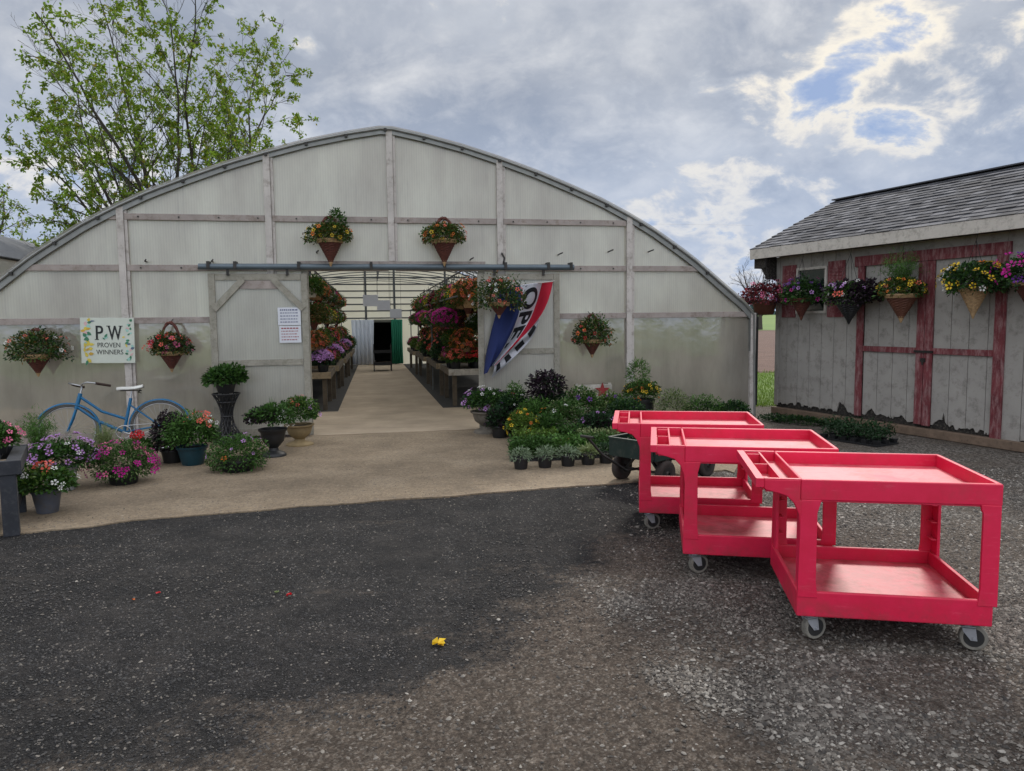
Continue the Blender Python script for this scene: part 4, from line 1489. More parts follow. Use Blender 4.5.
wallbasket(444, 240.5, 'right of the two cone baskets above the doorway, with orange and yellow flowers', ['green', 'olive'], [('orange', 22, 'dark'), ('yellow', 12, 'dark'), ('coral', 8, None)], seed=22, rt=.18, h=.35, r=.31)
wallbasket(37, 355, 'cone basket left of the white sign, trailing green leaves with white and coral flowers', ['deep', 'olive', 'green'], [('coral', 12, None), ('white', 12, None)], seed=23, rt=.17, h=.27, r=.36, rz_=.24, handle=.36)
wallbasket(171, 352, 'cone basket right of the white sign, with pink and red flowers and high handle', ['deep', 'olive'], [('pink', 24, None), ('red', 16, None), ('coral', 10, None)], seed=24, rt=.16, h=.26, r=.28, handle=.42, fsz=.065)
wallbasket(592, 340, 'cone basket right of the flag, dense green and coral plants', ['green', 'olive', 'deep'], [('coral', 14, None), ('orange', 8, None), ('red', 6, None)], seed=25, rt=.15, h=.25, r=.29, rz_=.24, handle=.4)
wallbasket(499, 303, 'round basket hung over the top of the flag, with coral and white flowers', ['green', 'olive', 'deep'], [('coral', 30, None), ('white', 22, None), ('red', 8, None)], off=-.62, seed=26, rt=.15, h=.2, r=.38, rz_=.28, handle=.34)

# ------------------------------------------------------------------ potted plants on the apron
AZ = .010
def at(px, py):
    p = gp(px, py); return (p.x, p.y, AZ)
plant('potted_plant', 'wide pale pot of lilac vinca flowers near the timber table', 'potted plant', at(61, 491), ('round', .16, .13, .24, 'pale'),
      [dict(k='dome', m='green', n=800, r=(.36, .28, .18), z=.31, leaf=(.055, .03), sag=.4), dict(k='dome', m='deep', n=300, r=(.33, .26, .18), z=.28, leaf=(.055, .03)),
       dict(k='bloom', m='lilac', n=48, r=(.37, .29, .2), z=.32, size=.062, eye='dark'), dict(k='bloom', m='white', n=10, r=(.37, .29, .2), z=.32, size=.05)], 31)
plant('potted_plant', 'grey pot of white vinca and coral flowers, nearest the timber table leg', 'potted plant', at(48, 513), ('round', .12, .085, .21, 'grey'),
      [dict(k='dome', m='green', n=520, r=(.24, .2, .14), z=.25, leaf=(.06, .034), sag=.4), dict(k='dome', m='lime', n=200, r=(.25, .2, .14), z=.26, leaf=(.055, .03)),
       dict(k='bloom', m='white', n=22, r=(.25, .21, .15), z=.26, size=.05, zmin=-.4), dict(k='bloom', m='coral', n=9, r=(.12, .12, .17), z=.28, size=.07, zmin=.3)], 32)
plant('fern_plant', 'feathery asparagus fern behind the lilac vinca pot', 'fern', at(40, 473), ('round', .1, .08, .2, 'black'),
      [dict(k='fern', m='fern', n=60, h=.55, s=.22, z=.18, fuzz=2200, droop=.4, w=.005)], 33)
plant('potted_plant', 'bushy magenta petunias spreading over their pot in front of the bicycle', 'potted plant', at(124, 484), ('round', .16, .13, .16, 'black'),
      [dict(k='dome', m='green', n=900, r=(.32, .28, .24), z=.21, leaf=(.05, .02), zmin=-.7, sag=.4), dict(k='dome', m='pale', n=300, r=(.33, .29, .25), z=.21, leaf=(.05, .018), zmin=-.5),
       dict(k='bloom', m='magenta', n=56, r=(.33, .29, .25), z=.2, size=.06, zmin=-.55), dict(k='bloom', m='pink', n=18, r=(.33, .29, .25), z=.2, size=.055, zmin=-.2)], 34)
plant('potted_plant', 'single red geranium in a small pot under the bicycle saddle', 'potted plant', at(139, 468), ('round', .1, .08, .14, 'black'),
      [dict(k='dome', m='green', n=220, r=(.15, .13, .12), z=.2, leaf=(.07, .055)), dict(k='bloom', m='red', n=30, r=(.06, .06, .05), z=.37, size=.05, zmin=-.9)], 35)
plant('grass_plant', 'airy pale green grass in a pot beside the bicycle pedals', 'grass', at(106, 464), ('round', .1, .08, .14, 'black'),
      [dict(k='fern', m='pale', n=260, h=.42, s=.2, z=.1, droop=.35, w=.005, fuzz=700)], 36)
plant('potted_plant', 'dark purple leaved bush by the bicycle rear wheel', 'potted plant', at(173, 463), ('round', .13, .1, .16, 'black'),
      [dict(k='dome', m='dark', n=700, r=(.22, .2, .27), z=.32, leaf=(.06, .03), zmin=-.6), dict(k='dome', m='deep', n=260, r=(.24, .22, .26), z=.32, leaf=(.05, .03), zmin=-.6)], 37)
plant('potted_plant', 'teal pot of mixed green plants with coral blooms', 'potted plant', at(193, 465), ('round', .17, .12, .22, 'teal'),
      [dict(k='dome', m='green', n=760, r=(.32, .26, .2), z=.32, leaf=(.06, .035)), dict(k='dome', m='fern', n=350, r=(.3, .26, .28), z=.38, leaf=(.07, .02)),
       dict(k='bloom', m='coral', n=14, r=(.18, .16, .2), z=.42, size=.07, zmin=.2, off=(.12, 0, 0)), dict(k='bloom', m='white', n=4, r=(.2, .18, .2), z=.4, size=.05, zmin=.1, off=(.16, 0, 0))], 38)
plant('potted_plant', 'low round mound of green pansies with one orange bloom on the ground', 'potted plant', at(238, 471), ('round', .2, .16, .13, 'black'),
      [dict(k='dome', m='green', n=1000, r=(.33, .28, .24), z=.16, leaf=(.04, .028), zmin=-.6, amp=.16), dict(k='dome', m='fern', n=300, r=(.34, .29, .25), z=.16, leaf=(.04, .022), zmin=-.6, amp=.16),
       dict(k='bloom', m='orange', n=5, r=(.1, .29, .1), z=.1, off=(-.02, -.05, 0), size=.06, zmin=-.4, side=(0, -1, 0), cut=.5), dict(k='bloom', m='lilac', n=18, r=(.33, .29, .25), z=.18, size=.04, zmin=-.4)], 39)
plant('urn_planter', 'black pedestal urn with green leaves and white flowers beside the sliding door', 'urn planter', at(274, 456.5), ('urn', .16, .34, 'black', .15),
      [dict(k='dome', m='green', n=600, r=(.27, .24, .18), z=.47, leaf=(.055, .034)), dict(k='dome', m='dark', n=260, r=(.24, .2, .14), z=.47, off=(-.1, 0, 0), leaf=(.06, .045)), dict(k='fern', m='fern', n=80, h=.32, s=.14, z=.42, w=.012),
       dict(k='bloom', m='white', n=26, r=(.27, .24, .18), z=.44, size=.045, zmin=-.35)], 40)
plant('urn_planter', 'tan urn with coral and lilac flowers at the doorway jamb', 'urn planter', at(300, 445.5), ('urn', .18, .28, 'tan', .18),
      [dict(k='dome', m='green', n=560, r=(.26, .24, .2), z=.42, leaf=(.06, .036)), dict(k='dome', m='lime', n=180, r=(.26, .24, .2), z=.46, leaf=(.055, .03)),
       dict(k='bloom', m='coral', n=10, r=(.15, .15, .2), z=.46, size=.06, zmin=.2), dict(k='bloom', m='lilac', n=5, r=(.27, .24, .18), z=.38, size=.06, zmin=-.3, side=(1, -.4, 0), cut=.4)], 41)
# lattice stand with a pot on top
gs = gl(-2.2, -.42)
o = empty('plant_stand', (gs.x, gs.y, 0), GA, 'tall flared black lattice stand on a dark plinth by the sliding door', 'plant stand')
m = MB()
NST = 14
def flare(t): return .075 + .085 * (2 * t - .9) ** 2 * (1.0 if t > .45 else 1.3)
for sgn in (1, -1):
    for q in range(NST):
        a0 = 2 * PI * q / NST
        m.tube([(math.cos(a0 + sgn * t * 1.6) * flare(t), math.sin(a0 + sgn * t * 1.6) * flare(t), .13 + .56 * t) for t in np.linspace(0, 1, 12)], .007, 5)
for t in (0, .45, .8, 1):
    m.tube([(math.cos(a) * flare(t), math.sin(a) * flare(t), .13 + .56 * t) for a in np.linspace(0, 2 * PI, 25)[:-1]], .011, 6, closed=True)
m.build('lattice_column', POT['black'], o, smooth=True)
m = MB(); m.lathe([(.055, .14), (.05, .4), (.1, .68)], 16); m.build('liner', POT['black'], o)
m = MB(); m.box(-.17, .17, -.15, .15, .01, .13); m.build('plinth', POT['black'], o, bevel=.006)
plant('potted_plant', 'leafy green plant on top of the tall lattice stand', 'potted plant', (gs.x, gs.y, .698), ('round', .14, .1, .14, 'black'),
      [dict(k='dome', m='green', n=520, r=(.27, .25, .16), z=.2, leaf=(.075, .05), sag=.4), dict(k='dome', m='deep', n=200, r=(.25, .22, .15), z=.2, leaf=(.07, .05))], 42)

# right hand group
plant('urn_planter', 'stone bowl urn of pale lilac pansies at the right of the doorway', 'urn planter', at(487, 433), ('urn', .22, .32, 'stone', .2),
      [dict(k='dome', m='green', n=700, r=(.36, .3, .2), z=.44, leaf=(.055, .034), sag=.4), dict(k='dome', m='deep', n=320, r=(.38, .3, .22), z=.44, leaf=(.06, .034)),
       dict(k='bloom', m='lilac', n=26, r=(.36, .3, .22), z=.44, size=.06, zmin=-.4, eye='dark'), dict(k='bloom', m='white', n=18, r=(.36, .3, .22), z=.46, size=.045, zmin=-.2)], 43)
def gpot(px, py, label, parts, pot=('round', .13, .1, .17, 'black'), seed=1, name='potted_plant', cat='potted plant'):
    return plant(name, label, cat, at(px, py), pot, parts, seed)
gpot(516, 436, 'dark leaved plant with tiny white flowers next to the stone urn', [dict(k='dome', m='deep', n=600, r=(.27, .22, .26), z=.38, leaf=(.06, .035)), dict(k='dome', m='dark', n=300, r=(.27, .2, .2), z=.28, leaf=(.07, .05)), dict(k='dome', m='fern', n=200, r=(.15, .15, .25), z=.52, leaf=(.07, .02)), dict(k='bloom', m='white', n=12, r=(.25, .22, .26), z=.42, size=.04), dict(k='bloom', m='coral', n=3, r=(.25, .22, .2), z=.42, size=.07)], seed=51)
gpot(548, 438, 'tall bush with dark bronze top leaves behind the seedling trays', [dict(k='dome', m='deep', n=560, r=(.26, .22, .33), z=.42, leaf=(.07, .038), amp=.4), dict(k='dome', m='dark', n=330, r=(.24, .2, .26), z=.68, leaf=(.08, .045), amp=.5), dict(k='fern', m='dark', n=24, h=.82, s=.25, z=.1, w=.012, droop=.2, fuzz=0), dict(k='dome', m='green', n=260, r=(.3, .24, .3), z=.36, leaf=(.05, .03))], seed=52)
gpot(581, 437, 'broad green bush left of the white slatted bench', [dict(k='dome', m='green', n=900, r=(.36, .26, .32), z=.38, leaf=(.06, .034), amp=.4), dict(k='dome', m='pale', n=260, r=(.36, .26, .32), z=.4, leaf=(.05, .02), amp=.4), dict(k='bloom', m='purple', n=4, r=(.3, .26, .2), z=.42, size=.07, zmin=0)], seed=53)
gpot(612, 434, 'green and lime plant at the right end of the white slatted bench', [dict(k='dome', m='lime', n=300, r=(.28, .24, .22), z=.36, leaf=(.055, .03)), dict(k='dome', m='green', n=560, r=(.3, .24, .26), z=.3, leaf=(.06, .034)), dict(k='bloom', m='purple', n=7, r=(.3, .24, .24), z=.3, size=.06, zmin=0)], seed=54)
gpot(598, 447, 'dark leaved low plant with mauve flowers beside the green wagon', [dict(k='dome', m='deep', n=520, r=(.26, .2, .2), z=.24, leaf=(.06, .035)), dict(k='dome', m='dark', n=260, r=(.26, .2, .18), z=.22, leaf=(.06, .04)), dict(k='bloom', m='lilac', n=8, r=(.26, .2, .2), z=.24, size=.045, zmin=0)], seed=55)
gpot(523, 446, 'yellow and orange lantana in front of the dark leaved plant', [dict(k='dome', m='lime', n=560, r=(.22, .18, .19), z=.26, leaf=(.045, .03)), dict(k='bloom', m='yellow', n=26, r=(.22, .18, .2), z=.26, size=.045, zmin=-.4), dict(k='bloom', m='orange', n=16, r=(.22, .18, .2), z=.24, size=.045, zmin=-.5)], seed=56)
gpot(549, 446, 'low green plant with orange buds behind the seedling trays', [dict(k='dome', m='green', n=520, r=(.22, .16, .2), z=.22, leaf=(.05, .03)), dict(k='bloom', m='orange', n=5, r=(.2, .16, .2), z=.3, size=.04, zmin=.1)], seed=57)
plant('potted_plant', 'tall black pot with yellow flowers and a feathery green plume behind the red carts', 'potted plant', at(641, 428), ('round', .2, .17, .44, 'black'),
      [dict(k='dome', m='green', n=520, r=(.28, .25, .17), z=.53, leaf=(.055, .034)), dict(k='dome', m='olive', n=160, r=(.28, .25, .17), z=.53, leaf=(.055, .034)), dict(k='dome', m='fern', n=380, r=(.17, .15, .22), z=.82, off=(-.05, 0, 0), leaf=(.09, .014), zmin=-.9, amp=.5),
       dict(k='fern', m='fern', n=30, h=.34, s=.12, z=.5, w=.008), dict(k='bloom', m='yellow', n=24, r=(.28, .25, .17), z=.54, size=.05, zmin=-.2, eye='dark'), dict(k='bloom', m='orange', n=8, r=(.28, .25, .17), z=.5, size=.045, zmin=-.4)], 58)
gpot(673, 431, 'pale dusty green mound right of the yellow flowered tall pot', [dict(k='dome', m='pale', n=700, r=(.26, .22, .3), z=.32, leaf=(.05, .014), amp=.2), dict(k='dome', m='green', n=240, r=(.24, .2, .28), z=.3, leaf=(.05, .02))], seed=59)
gpot(703, 430, 'soft green bush low against the glasshouse wall behind the carts', [dict(k='dome', m='fern', n=600, r=(.32, .22, .24), z=.28, leaf=(.05, .02)), dict(k='dome', m='deep', n=260, r=(.3, .2, .2), z=.24, leaf=(.06, .03))], seed=60)
gpot(733, 430, 'last green bush at the right corner of the greenhouse', [dict(k='dome', m='deep', n=600, r=(.3, .2, .2), z=.22, leaf=(.055, .03)), dict(k='dome', m='green', n=240, r=(.28, .2, .2), z=.24, leaf=(.05, .03))], seed=61)

gpot(536, 441, 'feathery green plant in front of the tall bronze bush', [dict(k='dome', m='fern', n=420, r=(.26, .2, .26), z=.34, leaf=(.06, .02)), dict(k='dome', m='green', n=300, r=(.26, .2, .22), z=.3, leaf=(.055, .03))], seed=63)
gpot(566, 442, 'pale green bush with one white bloom left of the terracotta trough', [dict(k='dome', m='green', n=520, r=(.27, .2, .26), z=.32, leaf=(.055, .03)), dict(k='dome', m='pale', n=160, r=(.27, .2, .26), z=.33, leaf=(.05, .02)), dict(k='bloom', m='white', n=3, r=(.25, .2, .2), z=.35, size=.05)], seed=64)
gpot(627, 442, 'dark green bush hidden behind the farthest red cart handle', [dict(k='dome', m='deep', n=600, r=(.3, .22, .28), z=.3, leaf=(.06, .034)), dict(k='dome', m='green', n=300, r=(.28, .22, .28), z=.32, leaf=(.05, .03))], seed=65)
gpot(500, 438, 'low dark plant in the shade between the stone urn and the bush', [dict(k='dome', m='deep', n=420, r=(.22, .18, .2), z=.22, leaf=(.06, .034)), dict(k='dome', m='dark', n=160, r=(.2, .18, .2), z=.22, leaf=(.06, .034))], seed=66)
# terracotta trough
tp = at(574, 450)
o = empty('trough_planter', tp, GA, 'small terracotta trough behind the seedling trays', 'trough planter')
m = MB(); m.add([(-.17, -.07, 0), (.17, -.07, 0), (.17, .07, 0), (-.17, .07, 0), (-.2, -.09, .15), (.2, -.09, .15), (.2, .09, .15), (-.2, .09, .15)], [(0, 3, 2, 1), (0, 1, 5, 4), (1, 2, 6, 5), (2, 3, 7, 6), (3, 0, 4, 7), (4, 5, 6, 7)])
m.box(-.21, .21, -.1, .1, .135, .17)
for i in range(7): m.box(-.17 + i * .05, -.15 + i * .05, -.098, -.075, .03, .12)
m.build('trough', POT['terra'], o, bevel=.004)
add_foliage(o, np.random.default_rng(62), [dict(k='dome', m='green', n=260, r=(.22, .11, .12), z=.2, leaf=(.05, .03))])

# seedling trays: ribbed black flat + plugs
def tray(loc, rz, label, leafm, seed, w=.52, d=.27, hgt=.13, style='dome', n=900):
    o = empty('seedling_tray', loc, rz, label, 'plant tray', 'seedling trays laid out on the apron')
    m = MB()
    m.box(-w / 2, w / 2, -d / 2, d / 2, 0, .02)
    for x in np.linspace(-w / 2 + .045, w / 2 - .045, 6):
        for y in np.linspace(-d / 2 + .045, d / 2 - .045, 3):
            m.add([(x - .03, y - .03, .02), (x + .03, y - .03, .02), (x + .03, y + .03, .02), (x - .03, y + .03, .02), (x - .041, y - .041, .068), (x + .041, y - .041, .068), (x + .041, y + .041, .068), (x - .041, y + .041, .068)],
                  [(0, 1, 5, 4), (1, 2, 6, 5), (2, 3, 7, 6), (3, 0, 4, 7), (4, 5, 6, 7)])
    m.build('tray', POT['black'], o)
    rg = np.random.default_rng(seed)
    P = np.stack([rg.uniform(-w / 2, w / 2, n), rg.uniform(-d / 2, d / 2, n), .07 + hgt * rg.random(n) ** .7 * (.7 + .3 * np.sin(np.arange(n)))], 1)
    D = rg.normal(size=(n, 3)) * .8 + np.array([0, 0, .7])
    V, Fc = leaf_arrays(rg, P, D, .045 * rg.uniform(.6, 1.3, n), .026 * rg.uniform(.7, 1.2, n))
    raw_build('seedlings', V, Fc, LM[leafm], o)
    return o
TR = [(532, 460, 'green', 'bright green seedling tray, left in the nearer row'), (563, 459, 'fern', 'feathery seedling tray, middle of the nearer row'), (592, 457, 'green', 'green seedling tray, right in the nearer row beside the wagon'),
      (536, 452, 'lime', 'lime green seedling tray, left in the row behind'), (598, 451, 'pale', 'pale green seedling tray, right in the row behind')]
for i, (px, py, lm, lab) in enumerate(TR):
    tray(at(px, py), rad(4 + i), lab, lm, 70 + i, hgt=.2, n=1900)
SP = [(521, 469.5, 'leftmost of the silver leaved plants in small black pots', 'silver'), (545, 468, 'second silver leaved plant from the left in a black pot', 'silver'), (568, 466.5, 'middle silver leaved plant in a black pot, fullest', 'silver'), (588, 465, 'pale green leaved plant in a black pot, fourth from the left', 'pale'), (606, 463.5, 'rightmost small black pot, dark green leaves by the wagon tongue', 'deep')]
for i, (px, py, lab, lm) in enumerate(SP):
    plant('potted_plant', lab, 'potted plant', at(px, py), ('round', .085, .07, .12, 'black'),
          [dict(k='dome', m=lm, n=110, r=(.115, .11, .075), z=.14, leaf=(.075, .016), sag=.5)], 80 + i, group='small black pots in front of the seedling trays')
# plants on the ground by the shed
plant('potted_plant', 'green seedlings growing along the left foot of the shed', 'plant', tuple(gp(800, 424)), None, [dict(k='dome', m='deep', n=500, r=(.75, .14, .09), z=.02, leaf=(.06, .03), zmin=0, amp=.6), dict(k='dome', m='green', n=160, r=(.7, .14, .1), z=.02, leaf=(.05, .03), zmin=0, amp=.5)], 90, rz=rad(-45))
o = tray(tuple(gp(858, 441)), rad(-60), 'black tray of dark green plants standing on gravel in front of the shed', 'deep', 91, w=.85, d=.45, hgt=.22, n=1500)
o['group'] = ''; del o['group']

# ------------------------------------------------------------------ white slatted bench with a red star
p = gl(3.10, -.30)
o = empty('slatted_bench', (p.x, p.y, AZ), GA, 'small white slatted bench with a red star, behind green plants', 'bench')
for z in (.47, .60):
    m = MB(); m.box(-.29, .29, .10, .125, z - .04, z + .04); m.build('back_slat', WHITEB, o, bevel=.004)
for y in (-.12, -.03, .06):
    m = MB(); m.box(-.29, .29, y - .035, y + .035, .27, .295); m.build('seat_slat', WHITEB, o, bevel=.004)
for x in (-.26, .26):
    m = MB(); m.box(x - .02, x + .02, .126, .15, 0, .66); m.build('leg', WHITEB, o)
    m = MB(); m.box(x - .02, x + .02, -.14, -.11, 0, .268); m.build('leg', WHITEB, o)
m = MB()
pts = []
for i in range(10):
    r_ = .12 if i % 2 == 0 else .05
    a = PI / 2 + i * PI / 5
    pts.append((.13 + r_ * math.cos(a), .55 + r_ * math.sin(a)))
m.prism(pts, .07, .095)
m.build('star', paint('star_red', S(140, 44, 44), .7, dirt=S(96, 40, 40)), o)

# ------------------------------------------------------------------ bicycle
BF = Vector((-5.57, 9.34, 0)); BR = Vector((-4.63, 9.72, 0))
ba = math.atan2(BR.y - BF.y, BR.x - BF.x)
bk = empty('bicycle', (-5.52, 9.10, AZ), ba, 'blue step-through bicycle with white saddle and brown grips leaning by the wall', 'bicycle')
bk.rotation_euler = (rad(-5), 0, ba); bk.scale = (1.0, .97, .95)
BBL = paint('bicycle_blue', S(6, 98, 142), .35, var=.12, scale=10, dirt=S(40, 76, 110))
TYR = paint('tyre_rubber', S(88, 86, 82), .8); CHR = paint('chrome', S(170, 172, 174), .3, metal=.8); BRN = paint('grip_brown', S(52, 36, 30), .7); SAD = paint('saddle_white', S(206, 206, 200), .5)
WB, WR_ = 1.04, .345
def circ(cx, cz, r, n=40, a0=0, a1=2 * PI, y=0):
    return [(cx + r * math.cos(a), y, cz + r * math.sin(a)) for a in np.linspace(a0, a1, n)]
for cx, nm in ((0, 'front'), (WB, 'rear')):
    m = MB(); m.tube(circ(cx, WR_, WR_ - .017)[:-1], .017, 8, closed=True); wh = m.build('wheel', TYR, bk, smooth=True)
    m = MB(); m.tube(circ(cx, WR_, WR_ - .04)[:-1], .010, 6, closed=True); m.build('rim', CHR, wh, smooth=True)
    m = MB()
    for q in range(28):
        a = 2 * PI * q / 28
        m.tube([(cx + .02 * math.cos(a + .8 * (-1) ** q), .012 * (-1) ** q, WR_ + .02 * math.sin(a + .8 * (-1) ** q)), (cx + (WR_ - .04) * math.cos(a), 0, WR_ + (WR_ - .04) * math.sin(a))], .0016, 3, cap=False)
    m.build('spokes', CHR, wh)
    m = MB(); m.tube([(cx, -.045, WR_), (cx, .045, WR_)], .02, 10); m.build('hub', CHR, wh)
    m = MB()
    a0, a1 = (rad(-8), rad(150)) if nm == 'front' else (rad(5), rad(190))
    A = np.linspace(a0, a1, 36)
    for i, a in enumerate(A):
        for y, rr_ in ((-.03, WR_ + .006), (-.018, WR_ + .02), (0, WR_ + .026), (.018, WR_ + .02), (.03, WR_ + .006)):
            m.v.append((cx + rr_ * math.cos(a), y, WR_ + rr_ * math.sin(a)))
    for i in range(35):
        for j in range(4):
            q = i * 5 + j; m.f.append((q, q + 1, q + 6, q + 5)); m.mi.append(0)
    fd = m.build('mudguard', BBL, bk, smooth=True)
    sm = fd.modifiers.new('thick', 'SOLIDIFY'); sm.thickness = .003
HB, HT = (.10, 0, .63), (.155, 0, .83)
BBK = (.62, 0, .29)
ST = (.715, 0, .74)
m = MB()
m.tube([HB, HT], .025, 10)
m.tube([(.108, 0, .66), (.34, 0, .45), BBK], .021, 10)
m.tube([(.145, 0, .79), (.38, 0, .58), (.655, 0, .46)], .018, 10)
m.tube([BBK, ST], .020, 10)
for y in (-.04, .04):
    m.tube([(BBK[0], y * .6, BBK[2]), (WB, y * 1.3, WR_)], .010, 8)
    m.tube([(.69, y * .4, .66), (WB, y * 1.3, WR_)], .009, 8)
m.build('frame', BBL, bk, smooth=True)
m = MB()
for y in (-.042, .042):
    m.tube([(.098, y * .6, .62), (.06, y, .5), (0, y, WR_)], [.014, .013, .008], 8)
m.build('fork', BBL, bk, smooth=True)
m = MB()
m.tube([HT, (.175, 0, .90), (.165, 0, .93)], .012, 8)
for s in (-1, 1):
    m.tube([(.165, 0, .93), (.13, s * .10, .955), (.13, s * .2, .97), (.22, s * .26, .95)], .010, 8)
hb = m.build('handlebar', CHR, bk, smooth=True)
for s in (-1, 1):
    m = MB(); m.tube([(.20, s * .25, .953), (.37, s * .29, .915)], .017, 8); m.build('grip', BRN, hb, smooth=True)
hb.location = (.16, 0, 0); hb.rotation_euler = (0, 0, 0)
for v in hb.data.vertices: v.co.x -= .16
for ch in children(hb):
    for v in ch.data.vertices: v.co.x -= .16
hb.rotation_euler = (0, 0, rad(38))
m = MB(); m.tube([ST, (.73, 0, .83)], .011, 8); m.build('seat_post', CHR, bk)
m = MB()
V_ = []
for i, (x, wd, z) in enumerate([(.56, .02, .868), (.62, .03, .872), (.70, .05, .868), (.77, .085, .872), (.83, .098, .885), (.865, .08, .893)]):
    for y, dz_ in ((-1, -.022), (-.7, 0), (0, .008), (.7, 0), (1, -.022)):
        V_.append((x, y * wd, z + dz_))
m.add(V_, [(i * 5 + j, i * 5 + j + 1, i * 5 + j + 6, i * 5 + j + 5) for i in range(5) for j in range(4)])
sdl = m.build('saddle', SAD, bk, smooth=True); q = sdl.modifiers.new('thick', 'SOLIDIFY'); q.thickness = .018; q.offset = -1
m = MB(); m.tube([(.60, 0, .845), (.84, -.05, .835)], .007, 6); m.tube([(.60, 0, .845), (.84, .05, .835)], .007, 6)
for y in (-.055, .055):
    m.tube([(.82, y, .84 - .045 * (i % 2) / 2 - .0) if False else (.82 + .016 * math.cos(i), y + .016 * math.sin(i), .80 + .006 * i) for i in range(9)], .004, 5)
m.build('saddle_springs', BOLT, sdl)
m = MB(); m.tube(circ(BBK[0], BBK[2], .085, 30, y=-.05)[:-1], .006, 6, closed=True); m.tube([(BBK[0], -.065, BBK[2]), (.74, -.07, .24)], .008, 6); m.tube([(BBK[0], .065, BBK[2]), (.50, .07, .34)], .008, 6); m.tube([(BBK[0], -.07, BBK[2]), (BBK[0], .07, BBK[2])], .016, 8)
m.tube([(BBK[0], -.05, BBK[2] + .085), (WB, -.05, WR_ + .035)], .005, 5); m.tube([(BBK[0], -.05, BBK[2] - .085), (WB, -.05, WR_ - .035)], .005, 5)
m.build('crank_and_chain', CHR, bk)
m = MB(); m.box(.70, .78, -.13, -.075, .228, .25); m.box(.46, .54, .075, .13, .33, .352); m.build('pedals', BRN, bk)
m = MB(); m.tube([(.66, .04, .30), (.72, .22, .008)], .008, 6); m.build('kickstand', CHR, bk)

# ------------------------------------------------------------------ timber table, bottom left
TIM = paint('dark_stained_timber', S(40, 43, 49), .7, var=.25, scale=8, dirt=S(66, 66, 68))
A0 = gp(13, 535)
tb = empty('timber_table', (A0.x, A0.y, 0), math.atan2(.5, .86), 'dark stained timber staging table at the left edge', 'table')
ZT = .60
for x in (-.005, -1.55):
    for y in (0, .80):
        m = MB(); m.box(x - .055, x + .055, y - .045, y + .045, .0, ZT - .115); m.build('leg', TIM, tb, bevel=.004)
m = MB(); m.box(-1.7, .09, -.055, -.005, ZT - .112, ZT); m.build('front_beam', TIM, tb, bevel=.004)
m = MB(); m.box(-1.7, .09, .80, .85, ZT - .112, ZT); m.build('back_beam', TIM, tb, bevel=.004)
for x in (-1.645, .035): 
    m = MB(); m.box(x - .05, x + .05, .0, .795, ZT - .108, ZT - .004); m.build('end_beam', TIM, tb, bevel=.004)
for i in range(11):
    x = -1.52 + .14 * i
    m = MB(); m.box(x - .05, x + .05, .0, .795, ZT - .03, ZT - .006); m.build('slat', TIM, tb)
for x in (-.005, -1.55):
    m = MB(); m.box(x - .03, x + .03, .05, .75, .13, .21); m.build('stretcher', TIM, tb)
tM = Matrix.Translation(tb.location) @ Matrix.Rotation(tb.rotation_euler.z, 4, 'Z')
for i, (x, y, lab, lm, fc_) in enumerate([(-.10, .45, 'pot of pink flowers on the right end of the dark timber table', 'green', 'pink'), (-.45, .55, 'pot of coral flowers on the dark timber table, at the left edge', 'green', 'coral'), (-.16, .72, 'dark leaved pot plant at the back corner of the timber table', 'deep', 'red')]):
    q = tM @ Vector((x, y, ZT - .005))
    plant('potted_plant', lab, 'potted plant', tuple(q), ('round', .08, .065, .09, 'black'), [dict(k='dome', m=lm, n=420, r=(.17, .16, .12), z=.12, leaf=(.055, .034)), dict(k='bloom', m=fc_, n=22, r=(.17, .16, .13), z=.12, size=.05)], 95 + i, group='pots on the dark timber table')

# ------------------------------------------------------------------ green garden wagon
GRN = paint('wagon_green', S(18, 40, 34), .5, var=.2, dirt=S(60, 66, 58)); TY2 = paint('wagon_tyre', S(52, 46, 42), .85)
wg = empty('garden_wagon', (1.26, 7.28, 0), rad(42), 'dark green garden wagon with air tyres behind the farthest red cart', 'garden wagon')
m = MB(); m.box(-.12, .92, -.27, .27, .28, .30); m.build('bed', GRN, wg, bevel=.003)
for y0, y1 in ((-.29, -.272), (.272, .29)):
    m = MB(); m.box(-.12, .92, y0, y1, .28, .45); m.box(-.13, .93, y0 - .006, y1 + .006, .45, .468); m.build('side_panel', GRN, wg)
for x0, x1 in ((-.14, -.122), (.922, .94)):
    m = MB(); m.box(x0, x1, -.268, .268, .28, .45); m.box(x0 - .006, x1 + .006, -.27, .27, .45, .468); m.build('end_panel', GRN, wg)
for cx in (.06, .76):
    m = MB(); m.tube([(cx, -.24, .135), (cx, .24, .135)], .012, 8); m.bar((cx, -.2, .14), (cx, -.08, .28), .03, .02); m.bar((cx, .2, .14), (cx, .08, .28), .03, .02); m.build('axle', BOLT, wg)
    for s in (-1, 1):
        m = MB(); m.lathe([(.07, -.03), (.105, -.042), (.128, -.03), (.134, -.012), (.134, .012), (.128, .03), (.105, .042), (.07, .03)], 28, Matrix.Translation((cx, s * .27, .135)) @ Matrix.Rotation(PI / 2, 4, 'X'), wob=lambda k_, i_: 1 + (.012 if (k_ % 2 and 2 <= i_ <= 5) else 0))
        wq = m.build('wheel', TY2, wg, smooth=True)
        m = MB(); m.lathe([(.066, -.032), (.072, -.034), (.05, -.02), (.02, -.045), (.02, .045), (.05, .02), (.072, .034)], 20, Matrix.Translation((cx, s * .27, .135)) @ Matrix.Rotation(PI / 2, 4, 'X')); m.build('rim', BOLT, wq)
m = MB(); m.tube([(.06, 0, .16), (-.2, .0, .17), (-.42, .12, .34), (-.55, .2, .52)], .013, 8); m.tube([(-.55, .12, .52), (-.55, .28, .52)], .014, 8); m.build('pull_handle', BOLT, wg, smooth=True)
